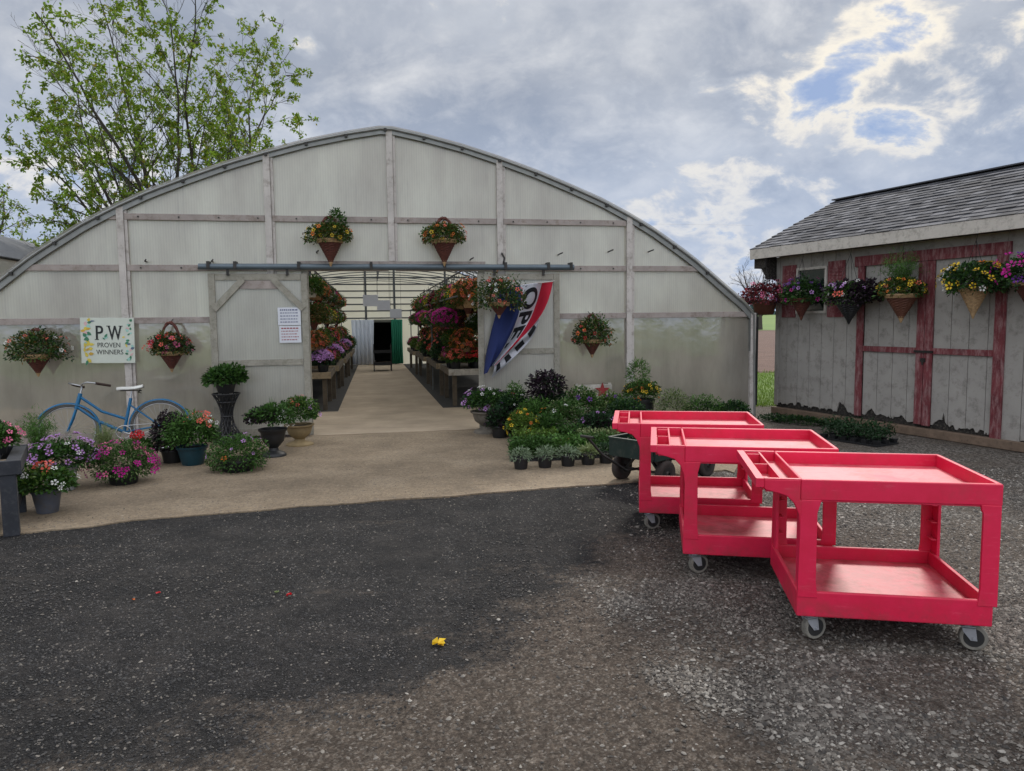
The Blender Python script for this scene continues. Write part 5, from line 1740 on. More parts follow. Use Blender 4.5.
plant('potted_plant', 'small green seedlings riding in the green wagon', 'potted plant', (1.42, 7.40, .302), ('round', .11, .09, .12, 'black'), [dict(k='dome', m='deep', n=420, r=(.24, .18, .10), z=.14, leaf=(.05, .03))], 99)

# ------------------------------------------------------------------ red utility carts
def redmat(name, dusty):
    k = NT(name)
    oi = k.n('ShaderNodeObjectInfo')
    va = k.n('ShaderNodeVectorMath', operation='ADD')
    k.l(k.coord('Object'), va.inputs[0]); k.l(k.math('MULTIPLY', oi.outputs['Random'], 37.0), va.inputs[1])
    o_ = va.outputs[0]
    nz = k.noise(o_, 5, 8, .7)
    c = k.ramp(nz, [(0.3, S(204, 14, 58)), (0.7, S(222, 28, 76))])
    # pale road dust and sun bleaching on faces that look up
    g = k.n('ShaderNodeNewGeometry'); sx = k.n('ShaderNodeSeparateXYZ'); k.l(g.outputs['Normal'], sx.inputs[0])
    upf = k.ramp(sx.outputs[2], [(0.55, G(0)), (0.9, G(1))])
    dn = k.ramp(k.noise(o_, 3.2, 9, .72, .5), [(0.34, G(0.12 * dusty)), (0.52, G(0.72 * dusty)), (0.66, G(0.35 * dusty))])
    f = k.math('MULTIPLY', upf, dn)
    c = k.mix(f, c, S(206, 118, 124))
    low_ = k.n('ShaderNodeSeparateXYZ'); k.l(k.coord('Object'), low_.inputs[0])
    mud = k.math('MULTIPLY', k.ramp(low_.outputs[2], [(0.14, G(.55)), (0.24, G(0.0))]), k.ramp(k.noise(o_, 9, 8, .75), [(0.42, G(0)), (0.62, G(1))]))
    c = k.mix(mud, c, S(96, 60, 56))
    sc_ = k.ramp(k.noise(k.coord('Object', (2, 14, 14)), 3, 8, .8), [(0.57, G(0)), (0.66, G(0.35))])
    c = k.mix(sc_, c, S(228, 96, 118))
    stn = k.ramp(k.noise(o_, 3.1, 8, .72), [(0.50, G(0)), (0.62, G(0.75 * dusty))])
    c = k.mix(stn, c, S(150, 60, 56))
    k.base(c); k.rough(.48); k.bump(k.noise(o_, 160, 4), .08, .002)
    return k.m
RED, REDD = redmat('cart_red_plastic', .35), redmat('cart_red_dusty_tray', 1.0)
WGREY = paint('caster_tyre_grey', S(128, 124, 114), .7, dirt=S(60, 56, 50)); ZINC = paint('caster_zinc', S(168, 170, 174), .4, metal=.3, var=.15); DKW = paint('caster_core', S(36, 35, 34), .7)
CL, CWD, ZR = 1.125, .80, .845
def make_cart():
    c = empty('utility_cart', (0, 0, 0), 0, '', 'utility cart', 'red plastic utility carts parked in a row')
    # top tray: floor, lip walls, dividers
    x0, x1, y0, y1 = .10, CL, 0, CWD
    m = MB(); m.box(.225, x1 - .012, .012, y1 - .012, ZR - .085, ZR - .070); m.build('top_tray_floor', REDD, c)
    m = MB(); m.box(.05, .2235, .012, y1 - .012, ZR - .070, ZR - .058); m.build('bin_floor', REDD, c)
    m = MB()
    t = .022
    m.box(.215, x1, y0 - .002, y0 + t, ZR - .105, ZR)
    m.box(.215, x1, y1 - t, y1 + .002, ZR - .105, ZR)
    m.box(x1 - t, x1 + .002, y0 + t + .001, y1 - t - .001, ZR - .105, ZR)
    m.box(.213, .229, y0 + t + .001, y1 - t - .001, ZR - .088, ZR - .004)
    m.build('top_rim', RED, c, bevel=.006)
    m = MB()
    # tapered handle end: thin side cheeks that curve down into the legs
    cheek = [(.0405, ZR - .004), (.0405, ZR - .052), (.05, ZR - .060), (.10, ZR - .072), (.15, ZR - .088), (.185, ZR - .125), (.207, ZR - .18), (.217, ZR - .27), (.245, ZR - .27), (.245, ZR - .106), (.214, ZR - .106), (.214, ZR - .004)]
    m.prism(cheek, y0 - .002, y0 + .024); m.build('handle_bracket', RED, c, bevel=.005)
    m = MB(); m.prism(cheek, y1 - .024, y1 + .002); m.build('handle_bracket', RED, c, bevel=.005)
    m = MB()
    m.box(0, .040, -.002, CWD + .002, ZR - .046, ZR)
    m.box(.0405, .214, y0, y0 + .024, ZR - .0035, ZR); m.box(.0405, .214, y1 - .024, y1, ZR - .0035, ZR)
    m.box(.034, .045, .045, CWD - .045, ZR - .070, ZR - .047)
    m.build('handle', RED, c, bevel=.016)
    m = MB()
    m.box(.118, .130, .03, CWD - .03, ZR - .070, ZR - .003)
    m.box(.046, .117, CWD * .5 - .006, CWD * .5 + .006, ZR - .070, ZR - .004)
    m.box(.046, .117, CWD * .88 - .006, CWD * .88 + .006, ZR - .070, ZR - .004)
    m.build('bin_divider', RED, c, bevel=.002)
    m = MB(); 
    for yy in (y0 + .0, y1 - .03):
        m.box(.245, x1 - .03, yy + .004, yy + .026, ZR - .112, ZR - .1052)
    m.build('apron', RED, c, bevel=.003)
    # bottom shelf
    zb, zs = .145, .275
    bx0, bx1 = .207, CL - .02
    m = MB(); m.box(bx0 + .02, bx1 - .02, y0 + .022, y1 - .022, .185, .200); m.build('bottom_shelf_floor', REDD, c)
    m = MB()
    m.box(bx0, bx1, y0, y0 + .022, zb, zs); m.box(bx0, bx1, y1 - .022, y1, zb, zs)
    m.box(bx0, bx0 + .022, y0 + .023, y1 - .023, zb, zs); m.box(bx1 - .022, bx1, y0 + .023, y1 - .023, zb, zs)
    m.build('bottom_rim', RED, c, bevel=.006)
    # legs: L shaped channels, flared at the foot
    for sx in (0, 1):
        for sy in (0, 1):
            m = MB()
            lx0, lx1 = (.217, .295) if sx == 0 else (CL - .082, CL - .008)
            fl_ = -.008 if sx == 0 else .004
            ya, yb = (y0 - .0035, y0 + .016) if sy == 0 else (y1 - .016, y1 + .0035)
            if sx == 0:
                poly = [(lx0 + fl_, zs - .03), (lx1 + .01, zs - .03), (lx1, zs + .05), (lx1, ZR - .17), (lx1 + .018, ZR - .103), (lx0, ZR - .103)]
            else:
                poly = [(lx0 - .010, zs - .03), (lx1 + fl_, zs - .03), (lx1 + .004, ZR - .103), (lx0 - .012, ZR - .103), (lx0 - .008, ZR - .13), (lx0, ZR - .145), (lx0, zs + .05)]
            m.prism(poly, ya, yb)
            # inward web
            xa, xb = (lx0 + .001, lx0 + .018) if sx == 0 else (lx1 - .018, lx1 - .001)
            wy0, wy1 = (yb + .0005, yb + .085) if sy == 0 else (ya - .085, ya - .0005)
            m.box(xa, xb, wy0, wy1, zs - .03, ZR - .106)
            # ribs
            for zz in (.36, .46, .56, .66):
                m.box(min(xa, xb) + (.0175 if sx == 0 else -.03), (xb + .03) if sx == 0 else xa, wy0 + .002, wy0 + .03 if sy == 0 else wy1 - .002, zz, zz + .006)
            m.build('leg', RED, c, bevel=.003)
    # casters
    for i, (x, y, sw) in enumerate([(.285, .075, .9), (CL - .10, .075, -.4), (.285, CWD - .075, .3), (CL - .10, CWD - .075, -.8)]):
        M = Matrix.Translation((x, y, 0)) @ Matrix.Rotation(sw * .5, 4, 'Z')
        m = MB()
        m.box(-.045, .045, -.035, .035, .138, .146, M)
        m.lathe([(.022, .118), (.026, .128), (.024, .138)], 14, M)
        for s in (-1, 1):
            m.prism([(-.03, .122), (.03, .122), (.036, .085), (.040, .052), (.012, .052), (-.022, .095)], s * .024 - .002, s * .024 + .002, M)
        m.box(-.03, .03, -.026, .026, .112, .1179, M)
        m.tube([M @ Vector((.026, -.032, .064)), M @ Vector((.026, .032, .064))], .008, 8)
        ck = m.build('caster', ZINC, c)
        m = MB()
        MW = M @ Matrix.Translation((.026, 0, .064)) @ Matrix.Rotation(PI / 2, 4, 'X')
        m.lathe([(.047, -.018), (.060, -.018), (.064, -.012), (.064, .012), (.060, .018), (.047, .018)], 28, MW)
        tw_ = m.build('wheel', WGREY, ck, smooth=True)
        m = MB(); m.lathe([(.010, -.0225), (.016, -.0225), (.018, -.0195), (.044, -.0195), (.046, -.0182), (.046, .0182), (.044, .0195), (.018, .0195), (.016, .0225), (.010, .0225)], 24, MW); m.build('core', DKW, ck)
    return c
cart = make_cart()
cart['label'] = 'nearest red plastic utility cart, in front of the other two'
cart.location = (1.215, 3.645, .004); cart.rotation_euler = (0, 0, rad(-10.3))
c2 = copy_tree(cart); c2['label'] = 'middle red plastic utility cart, between the other two'
c2.location = (.875, 4.65, .004); c2.rotation_euler = (0, 0, rad(-11))
c3 = copy_tree(cart); c3['label'] = 'farthest red plastic utility cart, beside the green garden wagon'
c3.location = (.77, 5.66, .004); c3.rotation_euler = (0, 0, rad(-9.5))

# ------------------------------------------------------------------ shed
C0 = Vector((4.53, 12.675, 0))
SA = math.atan2(-.923, .385)
sh = empty('shed', C0, SA, 'grey board garden shed with faded red double doors and dark shingled roof', 'shed')
SM = Matrix.Translation(C0) @ Matrix.Rotation(SA, 4, 'Z')
def sl(s, t, z=0.0): return SM @ Vector((s, t, z))
SID = paint('shed_grey_board', S(158, 154, 147), .8, var=.10, scale=2.5, dirt=S(108, 104, 96), bump=.15)
ROT = paint('rotten_wood', S(40, 37, 34), .95, var=.5, scale=14, dirt=S(104, 98, 88))
TRIM = paint('shed_white_trim', S(196, 190, 180), .65, var=.08, dirt=S(140, 134, 124))
BEAM = paint('shed_sill_beam', S(116, 98, 82), .85, var=.25, scale=6, dirt=S(80, 68, 56))
k = NT('faded_red_trim')
o_ = k.coord('Object')
c = k.ramp(k.noise(o_, 4, 8, .75), [(0.35, S(90, 34, 40)), (0.6, S(122, 56, 60))])
c = k.mix(k.ramp(k.noise(k.coord('Object', (6, 6, 1.2)), 4, 9, .8), [(0.47, G(0)), (0.62, G(.75))]), c, S(158, 126, 124))
k.base(c); k.rough(.8); k.bump(k.noise(o_, 40, 5), .2, .003)
REDT = k.m
SLEN, SDEP, EV, RIDGE = 5.7, 3.2, 2.655, 3.70
rg = random.Random(14)
def board_wall(s0, s1, z0, z1, y0, y1, name, holes=(), rot=True, peaks=()):
    m = MB()
    W = .25
    s = s0
    while s < s1 - .01:
        e = min(s + W, s1)
        a, b = s + .004, e - .004
        nseg = 9
        bot = []
        for i in range(nseg + 1):
            x = a + (b - a) * i / nseg
            zz = z0
            if rot:
                zz += max(0, .02 + .035 * (fbm(np.array([x * 5.0]), np.array([2.2]), 4)[0] - .35) * 4) * (1 if rg.random() > .25 else .3)
                for (px_, ph, pw) in peaks:
                    zz = max(zz, z0 + ph * max(0, 1 - abs(x - px_) / pw) ** .8 + rg.uniform(-.012, .012))
            bot.append((x, max(zz, z0)))
        segs = [(None, None)]
        hit = [h for h in holes if h[0] < b and h[1] > a]
        if not hit:
            m.prism(bot + [(b, z1), (a, z1)], y0, y1)
        else:
            h = hit[0]
            ha, hb_ = max(a, h[0]), min(b, h[1])
            m.prism(bot + [(b, h[2]), (a, h[2])], y0, y1)
            m.prism([(a, h[3]), (b, h[3]), (b, z1), (a, z1)], y0, y1)
            if ha > a + .003: m.prism([(a, h[2]), (ha, h[2]), (ha, h[3]), (a, h[3])], y0, y1)
            if hb_ < b - .003: m.prism([(hb_, h[2]), (b, h[2]), (b, h[3]), (hb_, h[3])], y0, y1)
        s = e
    return m.build(name, SID, sh)
board_wall(0.0, 1.72, .16, EV, 0, .02, 'front_wall', holes=[(.46, 1.10, 1.70, 2.44)], peaks=[(1.40, .20, .06), (1.46, .15, .12), (.05, .03, .1)])
board_wall(3.90, SLEN, .08, EV, 0, .02, 'front_wall', peaks=[(4.5, .1, .1)])
board_wall(1.82, 2.71, .16, 2.40, .004, .022, 'door_leaf', peaks=[(1.98, .13, .12), (2.15, .06, .2), (2.5, .09, .1)])
board_wall(2.95, 3.80, .13, 2.40, .004, .022, 'door_leaf', peaks=[(3.14, .22, .05), (3.10, .13, .17), (3.5, .05, .1)])
m = MB(); m.box(0.01, .45, .025, .05, .12, EV); m.box(1.11, SLEN - .01, .025, .05, .12, EV); m.box(.45, 1.11, .025, .05, .12, 1.69); m.box(.45, 1.11, .025, .05, 2.45, EV); m.build('sheathing', ROT, sh)
m = MB(); m.box(1.72, 3.9, -.002, .02, 2.45, EV - .002); m.build('lintel_board', SID, sh)
# side and back walls
for s_ in (.0, SLEN - .02):
    m = MB()
    n = 12
    for i in range(n):
        a, b = .022 + (SDEP - .04) * i / n + .003, .022 + (SDEP - .04) * (i + 1) / n - .003
        def hz(t): return 2.80 + (min(t, SDEP - t) + .3) * ((RIDGE + .02 - 2.80) / (SDEP / 2 + .3)) - .05
        pl_ = [(a, .12), (b, .12), (b, hz(b)), ((a + b) / 2, hz((a + b) / 2)), (a, hz(a))]
        vs = [(s_, t, z) for t, z in pl_] + [(s_ + .02, t, z) for t, z in pl_]
        m.add(vs, [(0, 1, 2, 3, 4), (9, 8, 7, 6, 5)] + [(q, (q + 1) % 5, (q + 1) % 5 + 5, q + 5) for q in range(5)])
    m.build('side_wall', SID, sh)
m = MB(); m.box(0, SLEN, SDEP - .02, SDEP, .12, EV); m.build('back_wall', SID, sh)
m = MB(); m.box(-.02, SLEN, -.07, .06, .0, .115); m.build('sill_beam', BEAM, sh, bevel=.01)
m = MB(); m.box(0, .14, .062, SDEP, .0, .115); m.box(SLEN - .14, SLEN, .062, SDEP, 0, .115); m.build('skid', BEAM, sh)
# red trim
def trim(s0, s1, z0, z1, y0=-.03, name='door_trim', mat=None):
    m = MB(); m.box(s0, s1, y0, -.002, z0, z1); return m.build(name, mat or REDT, sh, bevel=.003)
trim(1.70, 1.815, .16, 2.38); trim(3.79, 3.925, .06, 2.38)
trim(2.715, 2.83, .16, 2.376); trim(2.84, 2.955, .15, 2.376)
trim(1.64, 3.96, 2.381, 2.53, -.034)
trim(1.818, 2.712, 1.13, 1.21, -.026, 'door_rail'); trim(2.958, 3.787, 1.13, 1.21, -.026, 'door_rail')
m = MB(); m.box(2.70, 2.98, -.05, -.031, 1.145, 1.175); m.tube([(2.835, -.045, .98), (2.835, -.045, 1.04)], .012, 8); m.box(2.80, 2.87, -.05, -.031, 1.02, 1.07)
m.build('latch', BOLT, sh)
# corner boards
m = MB(); m.box(-.012, .07, -.014, -.001, .15, EV); m.build('corner_board', SID, sh)
# window
m = MB()
m.box(.46, 1.10, -.03, .02, 2.40, 2.44); m.box(.46, 1.10, -.03, .02, 1.70, 1.74); m.box(.46, .50, -.03, .02, 1.741, 2.399); m.box(1.06, 1.10, -.03, .02, 1.741, 2.399); m.box(.501, 1.059, -.02, .015, 2.06, 2.085)
wf_ = m.build('window', TRIM, sh)
k = NT('window_glass'); k.base(S(30, 44, 38)); k.rough(.08); k.b.inputs['Specular IOR Level'].default_value = .8
m = MB(); m.box(.501, 1.059, .0, .006, 1.741, 2.399); m.build('pane', k.m, wf_)
for s0, s1 in ((.14, .44), (1.12, 1.45)):
    m = MB(); m.box(s0, s1, -.022, -.002, 1.64, 2.50)
    for i in range(14): m.bar((s0 + .04, -.028, 1.72 + i * .052), (s1 - .04, -.028, 1.72 + i * .052), .008, .03)
    m.build('shutter', REDT, sh)
# roof
k = NT('shingle')
o_ = k.coord('Object')
g = k.n('ShaderNodeNewGeometry')
c = k.ramp(g.outputs['Random Per Island'], [(0, S(54, 55, 60)), (.5, S(78, 79, 84)), (.8, S(98, 99, 104)), (1, S(122, 122, 126))])
c = k.mix(k.ramp(k.noise(o_, 60, 6, .8), [(.4, G(0)), (.7, G(.5))]), c, S(48, 48, 52))
c = k.mix(k.ramp(k.noise(o_, 1.3, 6, .7), [(.5, G(0)), (.75, G(.4))]), c, S(118, 114, 112))
k.base(c); k.rough(.95); k.bump(k.noise(o_, 140, 5), .5, .004)
SHG = k.m
e0, r0 = Vector((0, -.30, 2.80)), Vector((0, SDEP / 2, RIDGE + .02))
SX0, SX1 = -.32, SLEN + .32
def slope(e0, r0, name):
    d = (r0 - e0); L = d.length; d.normalize(); nr = Vector((0, -d.z, d.y)) if d.y > 0 else Vector((0, d.z, -d.y))
    m = MB()
    Q = [e0 + nr * -.03, r0 + nr * -.03, r0, e0]
    m.add([(SX0 + .02, *q[1:]) for q in Q] + [(SX1 - .02, *q[1:]) for q in Q], [(0, 1, 2, 3), (7, 6, 5, 4), (0, 4, 5, 1), (1, 5, 6, 2), (2, 6, 7, 3), (3, 7, 4, 0)])
    rf = m.build('roof', ROT, sh)
    m = MB()
    nrow = 16
    for i in range(nrow):
        a = L * i / nrow
        x = SX0 - rg.uniform(0, .15)
        while x < SX1:
            w_ = rg.uniform(.12, .24)
            xa, xb = max(x, SX0), min(x + w_ - .004, SX1)
            if xb > xa + .01:
                th = rg.choice([.008, .008, .012, .016])
                b0 = e0 + d * (a - .02 - rg.uniform(0, .008)) + nr * (.012)
                b1 = e0 + d * (a + L / nrow + .02) + nr * .002
                vs = []
                for X_ in (xa, xb):
                    for P_ in (b0, b0 + nr * th, b1 + nr * .004, b1):
                        vs.append((X_, P_.y, P_.z))
                m.add(vs, [(0, 1, 2, 3), (7, 6, 5, 4), (0, 4, 5, 1), (1, 5, 6, 2), (2, 6, 7, 3), (3, 7, 4, 0)])
            x += w_
    m.build('shingles', SHG, rf)
slope(e0, r0, 'front')
slope(Vector((0, SDEP + .30, 2.80)), r0, 'back')
m = MB(); m.bar((SX0, SDEP / 2, RIDGE + .035), (SX1, SDEP / 2, RIDGE + .035), .22, .02); m.build('ridge_cap', SHG, sh)
m = MB(); m.box(SX0, SX1, -.325, -.302, 2.635, 2.80); m.build('fascia', TRIM, sh, bevel=.003)
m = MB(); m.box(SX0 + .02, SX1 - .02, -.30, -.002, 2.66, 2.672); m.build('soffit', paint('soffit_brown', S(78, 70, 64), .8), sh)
for s_ in (SX0, SX1 - .025):
    m = MB()
    for (ta, za, tb_, zb_) in ((-.30, 2.79, SDEP / 2, RIDGE), (SDEP + .3, 2.79, SDEP / 2, RIDGE)):
        m.add([(s_, ta, za - .16), (s_, tb_, zb_ - .16), (s_, tb_, zb_), (s_, ta, za)] + [(s_ + .024, ta, za - .16), (s_ + .024, tb_, zb_ - .16), (s_ + .024, tb_, zb_), (s_ + .024, ta, za)],
              [(0, 1, 2, 3), (7, 6, 5, 4), (0, 4, 5, 1), (1, 5, 6, 2), (2, 6, 7, 3), (3, 7, 4, 0)])
    m.build('rake_board', TRIM, sh)
m = MB()
m.box(SX0 + .03, -.002, -.25, -.02, 2.48, 2.655); m.prism([(-.16, 2.479), (-.002, 2.479), (-.002, 2.28)], -.22, -.02); m.build('eave_shadow_block', ROT, sh)  # dark block put in for the shadow under the gable overhang

def shedbasket(s, zr, label, leafs, fls, kind, rt, h, r, seed, rz_=.2, fsz=.055, extra=None, off=-.29, n=620, pm='wicker', rim='cane'):
    g = sl(s, off)
    o = empty('hanging_basket', (g.x, g.y, 0), SA, label, 'hanging basket', 'flower baskets hung along the shed eave')
    if kind == 'cone': cone_pot(o, rt, h, zr, pm, rim, handle=0)
    else:
        m = MB(); m.lathe([(rt * .65, zr - h), (rt * .75, zr - h + .01), (rt, zr - .02), (rt * 1.05, zr), (rt * .9, zr), (rt * .85, zr - .04)], 24); m.build('pot', POT[pm], o, smooth=True)
    m = MB()
    for a in (0, 2.094, 4.189): m.tube([(math.cos(a) * rt, math.sin(a) * rt, zr), (0, 0, 2.56)], .004, 4, cap=False)
    m.tube([(0, 0, 2.56), (.012, 0, 2.60), (0, .0, 2.655)], .005, 4)
    m.build('hanger', WIRE, o)
    parts = []
    for lm in leafs:
        parts.append(dict(k='dome', m=lm, n=n // len(leafs), r=(r, r * .8, rz_), z=zr + .07, leaf=(.065, .04), zmin=-.6, sag=.4, amp=.4))
    for q in fls:
        parts.append(dict(k='bloom', m=q[0], n=q[1], r=(r, r * .82, rz_ * 1.06), z=zr + .08, size=q[3] if len(q) > 3 else fsz, zmin=-.4, eye=q[2]))
    if extra: parts += [dict(e, z=zr + e['z']) for e in extra]
    add_foliage(o, np.random.default_rng(seed), parts)
shedbasket(.02, 1.93, 'dark red and pink leaved basket at the left corner of the shed', ['coleus', 'dark', 'coleus'], [('pink', 22, None, .08)], 'pot', .20, .24, .42, 101, .22, pm='brown', n=760)
shedbasket(.86, 1.93, 'purple petunia basket in front of the shed window', ['deep', 'green'], [('purple', 30, None), ('lilac', 12, None), ('magenta', 10, None)], 'cone', .17, .32, .36, 102, .24, pm='wicker', rim='brown', n=700)
shedbasket(1.80, 1.89, 'black cone basket with white flowers and nearly black leaves left of the shed door', ['dark', 'green'], [('white', 22, None), ('coral', 5, None, .08), ('lilac', 8, None)], 'cone', .22, .34, .36, 103, .22, pm='black', rim='black', n=760,
           extra=[dict(k='dome', m='dark', n=420, r=(.24, .2, .18), off=(.28, 0, 0), z=.08, leaf=(.07, .05), zmin=-.6), dict(k='dome', m='green', n=200, r=(.22, .2, .18), off=(-.22, 0, 0), z=.1, leaf=(.06, .04))])
shedbasket(2.68, 1.93, 'cone basket with yellow and orange flowers and a tall feathery fern', ['green', 'olive'], [('yellow', 20, 'dark'), ('orange', 14, None), ('coral', 6, None)], 'cone', .21, .36, .31, 104, .16, pm='brown',
           extra=[dict(k='fern', m='fern', n=70, h=.66, s=.3, z=.02, fuzz=2400, droop=.45, w=.004)], n=460)
shedbasket(3.70, 1.98, 'large cone basket full of yellow petunias before the shed door', ['green', 'deep'], [('yellow', 34, 'dark', .085), ('orange', 6, None, .07), ('white', 6, None, .06)], 'cone', .17, .36, .42, 105, .24, pm='cane', rim='cane', n=900)
shedbasket(4.36, 2.02, 'magenta petunia basket at the right edge of the photo', ['green', 'deep'], [('magenta', 30, None, .09), ('purple', 12, None, .08), ('coral', 6, None, .06)], 'cone', .17, .30, .36, 106, .24, pm='wicker', n=640)

# ------------------------------------------------------------------ neighbouring hoop house, far left
k_SH = paint('grey_shade_cloth', S(112, 114, 118), .9, var=.12, scale=2)
nb = empty('hoop_house', gl(-15.2, 9.0), GA, 'neighbouring hoop house with grey shade cloth roof at the far left', 'greenhouse')
hw2, zt2, L2 = 5.2, 5.25, 22
def arc2(w_): return zt2 * math.sqrt(max(0, 1 - (abs(w_) / hw2) ** 2.1)) * .62 + zt2 * .38 * (1 - (abs(w_) / hw2) ** 1.6)
def vault(w0, w1, off, mat, name):
    m = MB(); n = 24
    vs = []
    for v in np.linspace(0, L2, 12):
        for w_ in np.linspace(w0, w1, n): vs.append((w_, v, arc2(w_) + off))
    fs = [(j * n + i, j * n + i + 1, (j + 1) * n + i + 1, (j + 1) * n + i) for j in range(11) for i in range(n - 1)]
    m.add(vs, fs); return m.build(name, mat, nb, smooth=True)
vault(-hw2, hw2, 0, FILM, 'plastic_cover')
vault(-3.0, 3.0, .05, k_SH, 'shade_cloth')
m = MB()
for s_ in (-1, 1): m.tube([(s_ * 3.0, 0, arc2(3.0) + .05), (s_ * 3.0, L2, arc2(3.0) + .05)], .045, 6)
m.build('cloth_edge', DARK, nb)
m = MB(); pol = [(-hw2, 0), (hw2, 0)] + [(w_, arc2(w_) - .01) for w_ in np.linspace(hw2 - .02, -hw2 + .02, 30)]
m.prism(pol, .0, .01); m.build('end_wall', ENDW, nb)

# ------------------------------------------------------------------ trees
BARK = paint('bark', S(70, 64, 58), .9, var=.3, scale=8, bump=.6)
from mathutils.kdtree import KDTree
def grow_tree(name, loc, label, seed, H, spread, nlimb, leafm, ncl, leaf, clump, trunk_r=.22, fork=2.6, lean=(0, 0), sub=9, bare=False, el=(38, 84), group=None):
    rg = np.random.default_rng(seed)
    root = empty(name, loc, 0, label, 'tree', group)
    m = MB()
    tips = []
    cz, rz_ = H * .60, H * .47
    allp = []
    def inside(p, k_=1.0):
        return (p.x / spread) ** 2 + (p.y / spread) ** 2 + ((p.z - cz) / rz_) ** 2 < k_
    def branch(p, d, L, r, depth):
        n = max(4, int(L / .45))
        pts, rs = [p.copy()], [r]
        cur = p.copy(); dd = d.copy()
        for i in range(n):
            dd = dd + Vector(rg.normal(size=3)) * (.07 if depth == 0 else .12) + Vector((0, 0, .028 if depth else .012))
            dd.normalize()
            cur = cur + dd * (L / n)
            if not bare and cur.z > cz * .6 and not inside(cur, 1.08): break
            allp.append(cur.copy())
            pts.append(cur.copy()); rs.append(max(r * (1 - .86 * (i + 1) / n), .005))
        if len(pts) < 3: return
        n = len(pts) - 1
        m.tube(pts, rs, 7 if depth == 0 else (5 if depth == 1 else 3), cap=False)
        if depth < 3:
            k_ = sub if depth == 0 else (6 if depth == 1 else 4)
            for j in range(k_):
                t = .22 + .76 * (j + rg.random() * .8) / k_
                i = min(int(t * n), n - 1)
                q = pts[i].lerp(pts[i + 1], t * n - i)
                base_d = (pts[i + 1] - pts[i]).normalized()
                a = rg.uniform(0, 2 * PI)
                sd_ = base_d.orthogonal().normalized()
                sd_ = Matrix.Rotation(a, 3, base_d) @ sd_
                nd = (base_d * math.cos(rad(38)) + sd_ * math.sin(rad(38)) + Vector((0, 0, .18))).normalized()
                branch(q, nd, L * (1 - t * .55) * rg.uniform(.34, .55), rs[i] * .55, depth + 1)
        if depth >= 2 or (depth == 1):
            for t in np.linspace(.35, 1.0, 4 if depth == 2 else (5 if depth == 1 else 3)):
                i = min(int(t * n), n - 1); tips.append(pts[i + 1])
    tp_ = [Vector((0, 0, 0)), Vector((lean[0] * .3, lean[1] * .3, fork * .5)), Vector((lean[0], lean[1], fork))]
    m.tube(tp_, [trunk_r * 1.25, trunk_r, trunk_r * .85], 12)
    for i in range(nlimb):
        a = 2.4 * i + rg.uniform(-.3, .3)
        e = rad(el[0] + (el[1] - el[0]) * ((i * 5) % nlimb) / nlimb + rg.uniform(-4, 4)) if i else rad(86)
        d = Vector((math.cos(a) * math.cos(e), math.sin(a) * math.cos(e), math.sin(e)))
        L = min((H - fork) / max(math.sin(e), .5), spread / max(math.cos(e), .12)) * rg.uniform(.88, 1.02)
        branch(Vector((lean[0], lean[1], fork - .25 + rg.uniform(-.3, .3))), d, L, trunk_r * rg.uniform(.4, .6), 0)
    T = np.array([tuple(t) for t in tips]) if not bare else None
    if not bare:
        T = T[T[:, 2] > fork + .8]
        rg.shuffle(T)
        T = T[:int(ncl * .45)]
        kd = KDTree(len(allp))
        for i, p in enumerate(allp): kd.insert(p, i)
        kd.balance()
        extra = []
        while len(extra) < ncl * .55:
            U = Vector(rg.normal(size=3)).normalized() * (rg.random() ** .42)
            p = Vector((U.x * spread, U.y * spread, cz + U.z * rz_))
            q, _, dist = kd.find(p)
            if dist < 1.2 and p.z > fork + 1 and p.z > q.z - .3:
                if dist > .3:
                    mid_ = q.lerp(p, .5) + Vector(rg.normal(size=3)) * .08
                    m.tube([q, mid_, p], [.014, .010, .006], 3, cap=False)
                extra.append(tuple(p)); extra.append(tuple(q.lerp(p, .55) + Vector(rg.normal(size=3)) * .1))
        T = np.concatenate([T, np.array(extra)])
    m.build('trunk', BARK, root, smooth=True)
    if not bare:
        nl = clump
        P = np.repeat(T, nl, 0) + rg.normal(size=(len(T) * nl, 3)) * leaf[0] * .34
        D = rg.normal(size=P.shape) + np.array([0, 0, -.15])
        V, Fc = leaf_arrays(rg, P, D, leaf[0] * rg.uniform(.6, 1.25, len(P)), leaf[1] * rg.uniform(.7, 1.2, len(P)))
        raw_build('crown', V, Fc, LM[leafm], root)
    return root
grow_tree('ash_tree', (-13.5, 31, -.04), 'tall tree with sparse fresh spring leaves behind the greenhouse roof', 5, 15.4, 6.2, 18, 'spring', 2700, (.17, .10), 11, trunk_r=.20, fork=2.4, el=(24, 80), sub=9)
grow_tree('ash_tree', (-26.0, 34, -.04), 'second leafing tree standing behind the neighbouring hoop house', 9, 8.6, 5.0, 11, 'spring', 800, (.17, .095), 8, trunk_r=.2, fork=2.2, el=(28, 82))
grow_tree('bare_tree', (33.5, 100, -.04), 'distant bare tree on the horizon in the gap beside the shed', 12, 9.5, 4.5, 6, 'spring', 0, (.2, .1), 4, trunk_r=.3, fork=2, bare=True)
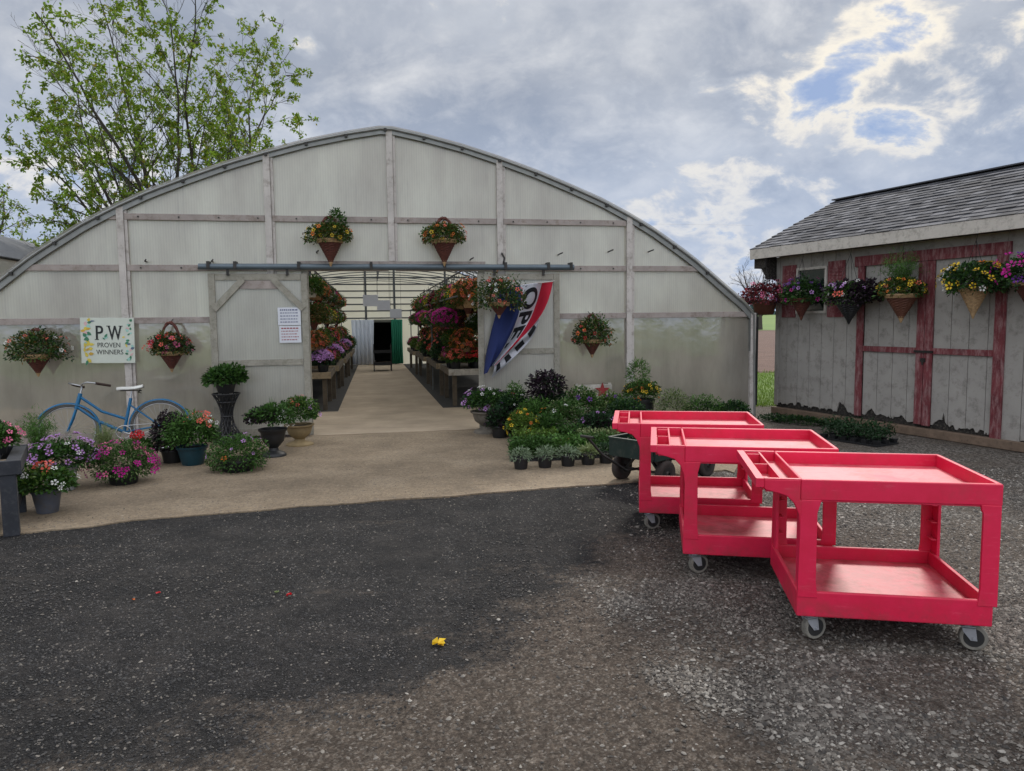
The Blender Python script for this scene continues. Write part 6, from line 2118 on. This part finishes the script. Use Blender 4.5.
# far tree line and rising field
k = NT('far_field'); k.base(k.ramp(k.noise(k.coord('Object'), .02, 5), [(.3, S(92, 118, 60)), (.7, S(120, 140, 74))])); k.rough(1)
m = MB()
N = 60
vs = []
for i in range(N + 1):
    x = -500 + 1000 * i / N
    vs += [(x, 96, -.035), (x, 200, .4 + .25 * math.sin(i * .4)), (x, 380, 2.2 + .9 * math.sin(i * .33 + 1)), (x, 420, -1)]
m.add(vs, [(i * 4 + j, i * 4 + j + 1, i * 4 + j + 5, i * 4 + j + 4) for i in range(N) for j in range(3)])
tag(m.build('far_hill', k.m, smooth=True), kind='structure')
rgf = np.random.default_rng(77)
n = 9000
X = rgf.uniform(-420, 420, n); top = 5.5 + 5 * fbm(X * .03, X * 0, 4)
P = np.stack([X, 372 + rgf.uniform(-6, 6, n), rgf.random(n) * top + 1.2], 1)
V, Fc = leaf_arrays(rgf, P, rgf.normal(size=(n, 3)), np.full(n, 3.2), np.full(n, 2.4))
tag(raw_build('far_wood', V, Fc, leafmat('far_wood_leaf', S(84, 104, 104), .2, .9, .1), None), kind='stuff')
# rough grass between the greenhouse and the shed
n = 16000
X = rgf.uniform(3.2, 9.5, n); Y = 13.6 + 9 * rgf.random(n) ** 1.5
P = np.stack([X, Y, np.full(n, -.045)], 1)
D = rgf.normal(size=(n, 3)) * .5 + np.array([0, 0, 1.1])
V, Fc = leaf_arrays(rgf, P, D, rgf.uniform(.05, .15, n), np.full(n, .012))
tag(raw_build('grass', V, Fc, leafmat('grass_blade', S(104, 132, 42), .35, .7, .3), None), kind='stuff')

# ------------------------------------------------------------------ fallen petals and leaves on the yard
def petal(px, py, col, size, label, name='fallen_flower'):
    p = gp(px, py)
    rg_ = np.random.default_rng(int(px * 7 + py))
    a_ = rg_.uniform(0, 2 * PI, 7)
    V, Fc = leaf_arrays(rg_, np.zeros((7, 3)), np.stack([np.cos(a_), np.sin(a_), rg_.uniform(.0, .35, 7)], 1), size * rg_.uniform(.35, .6, 7), size * rg_.uniform(.35, .6, 7))
    V[:, 2] -= V[:, 2].min() - .006
    o = raw_build(name, V, Fc, FM[col] if col in FM else LM[col], None, (p.x, p.y, 0))
    return tag(o, label, 'flower', 'fallen flowers on the yard')
petal(438, 645, 'yellow', .085, 'yellow fallen flower on the dark gravel in the foreground')
petal(289, 597, 'red', .045, 'red and pink fallen petal on the asphalt, centre left')
petal(277, 593, 'pale', .035, 'pale green leaf scrap beside the red petal', 'fallen_leaf')
petal(158, 594, 'red', .035, 'small red fallen petal at the left of the yard')
petal(134, 601, 'orange', .03, 'tiny orange petal near the small red one')
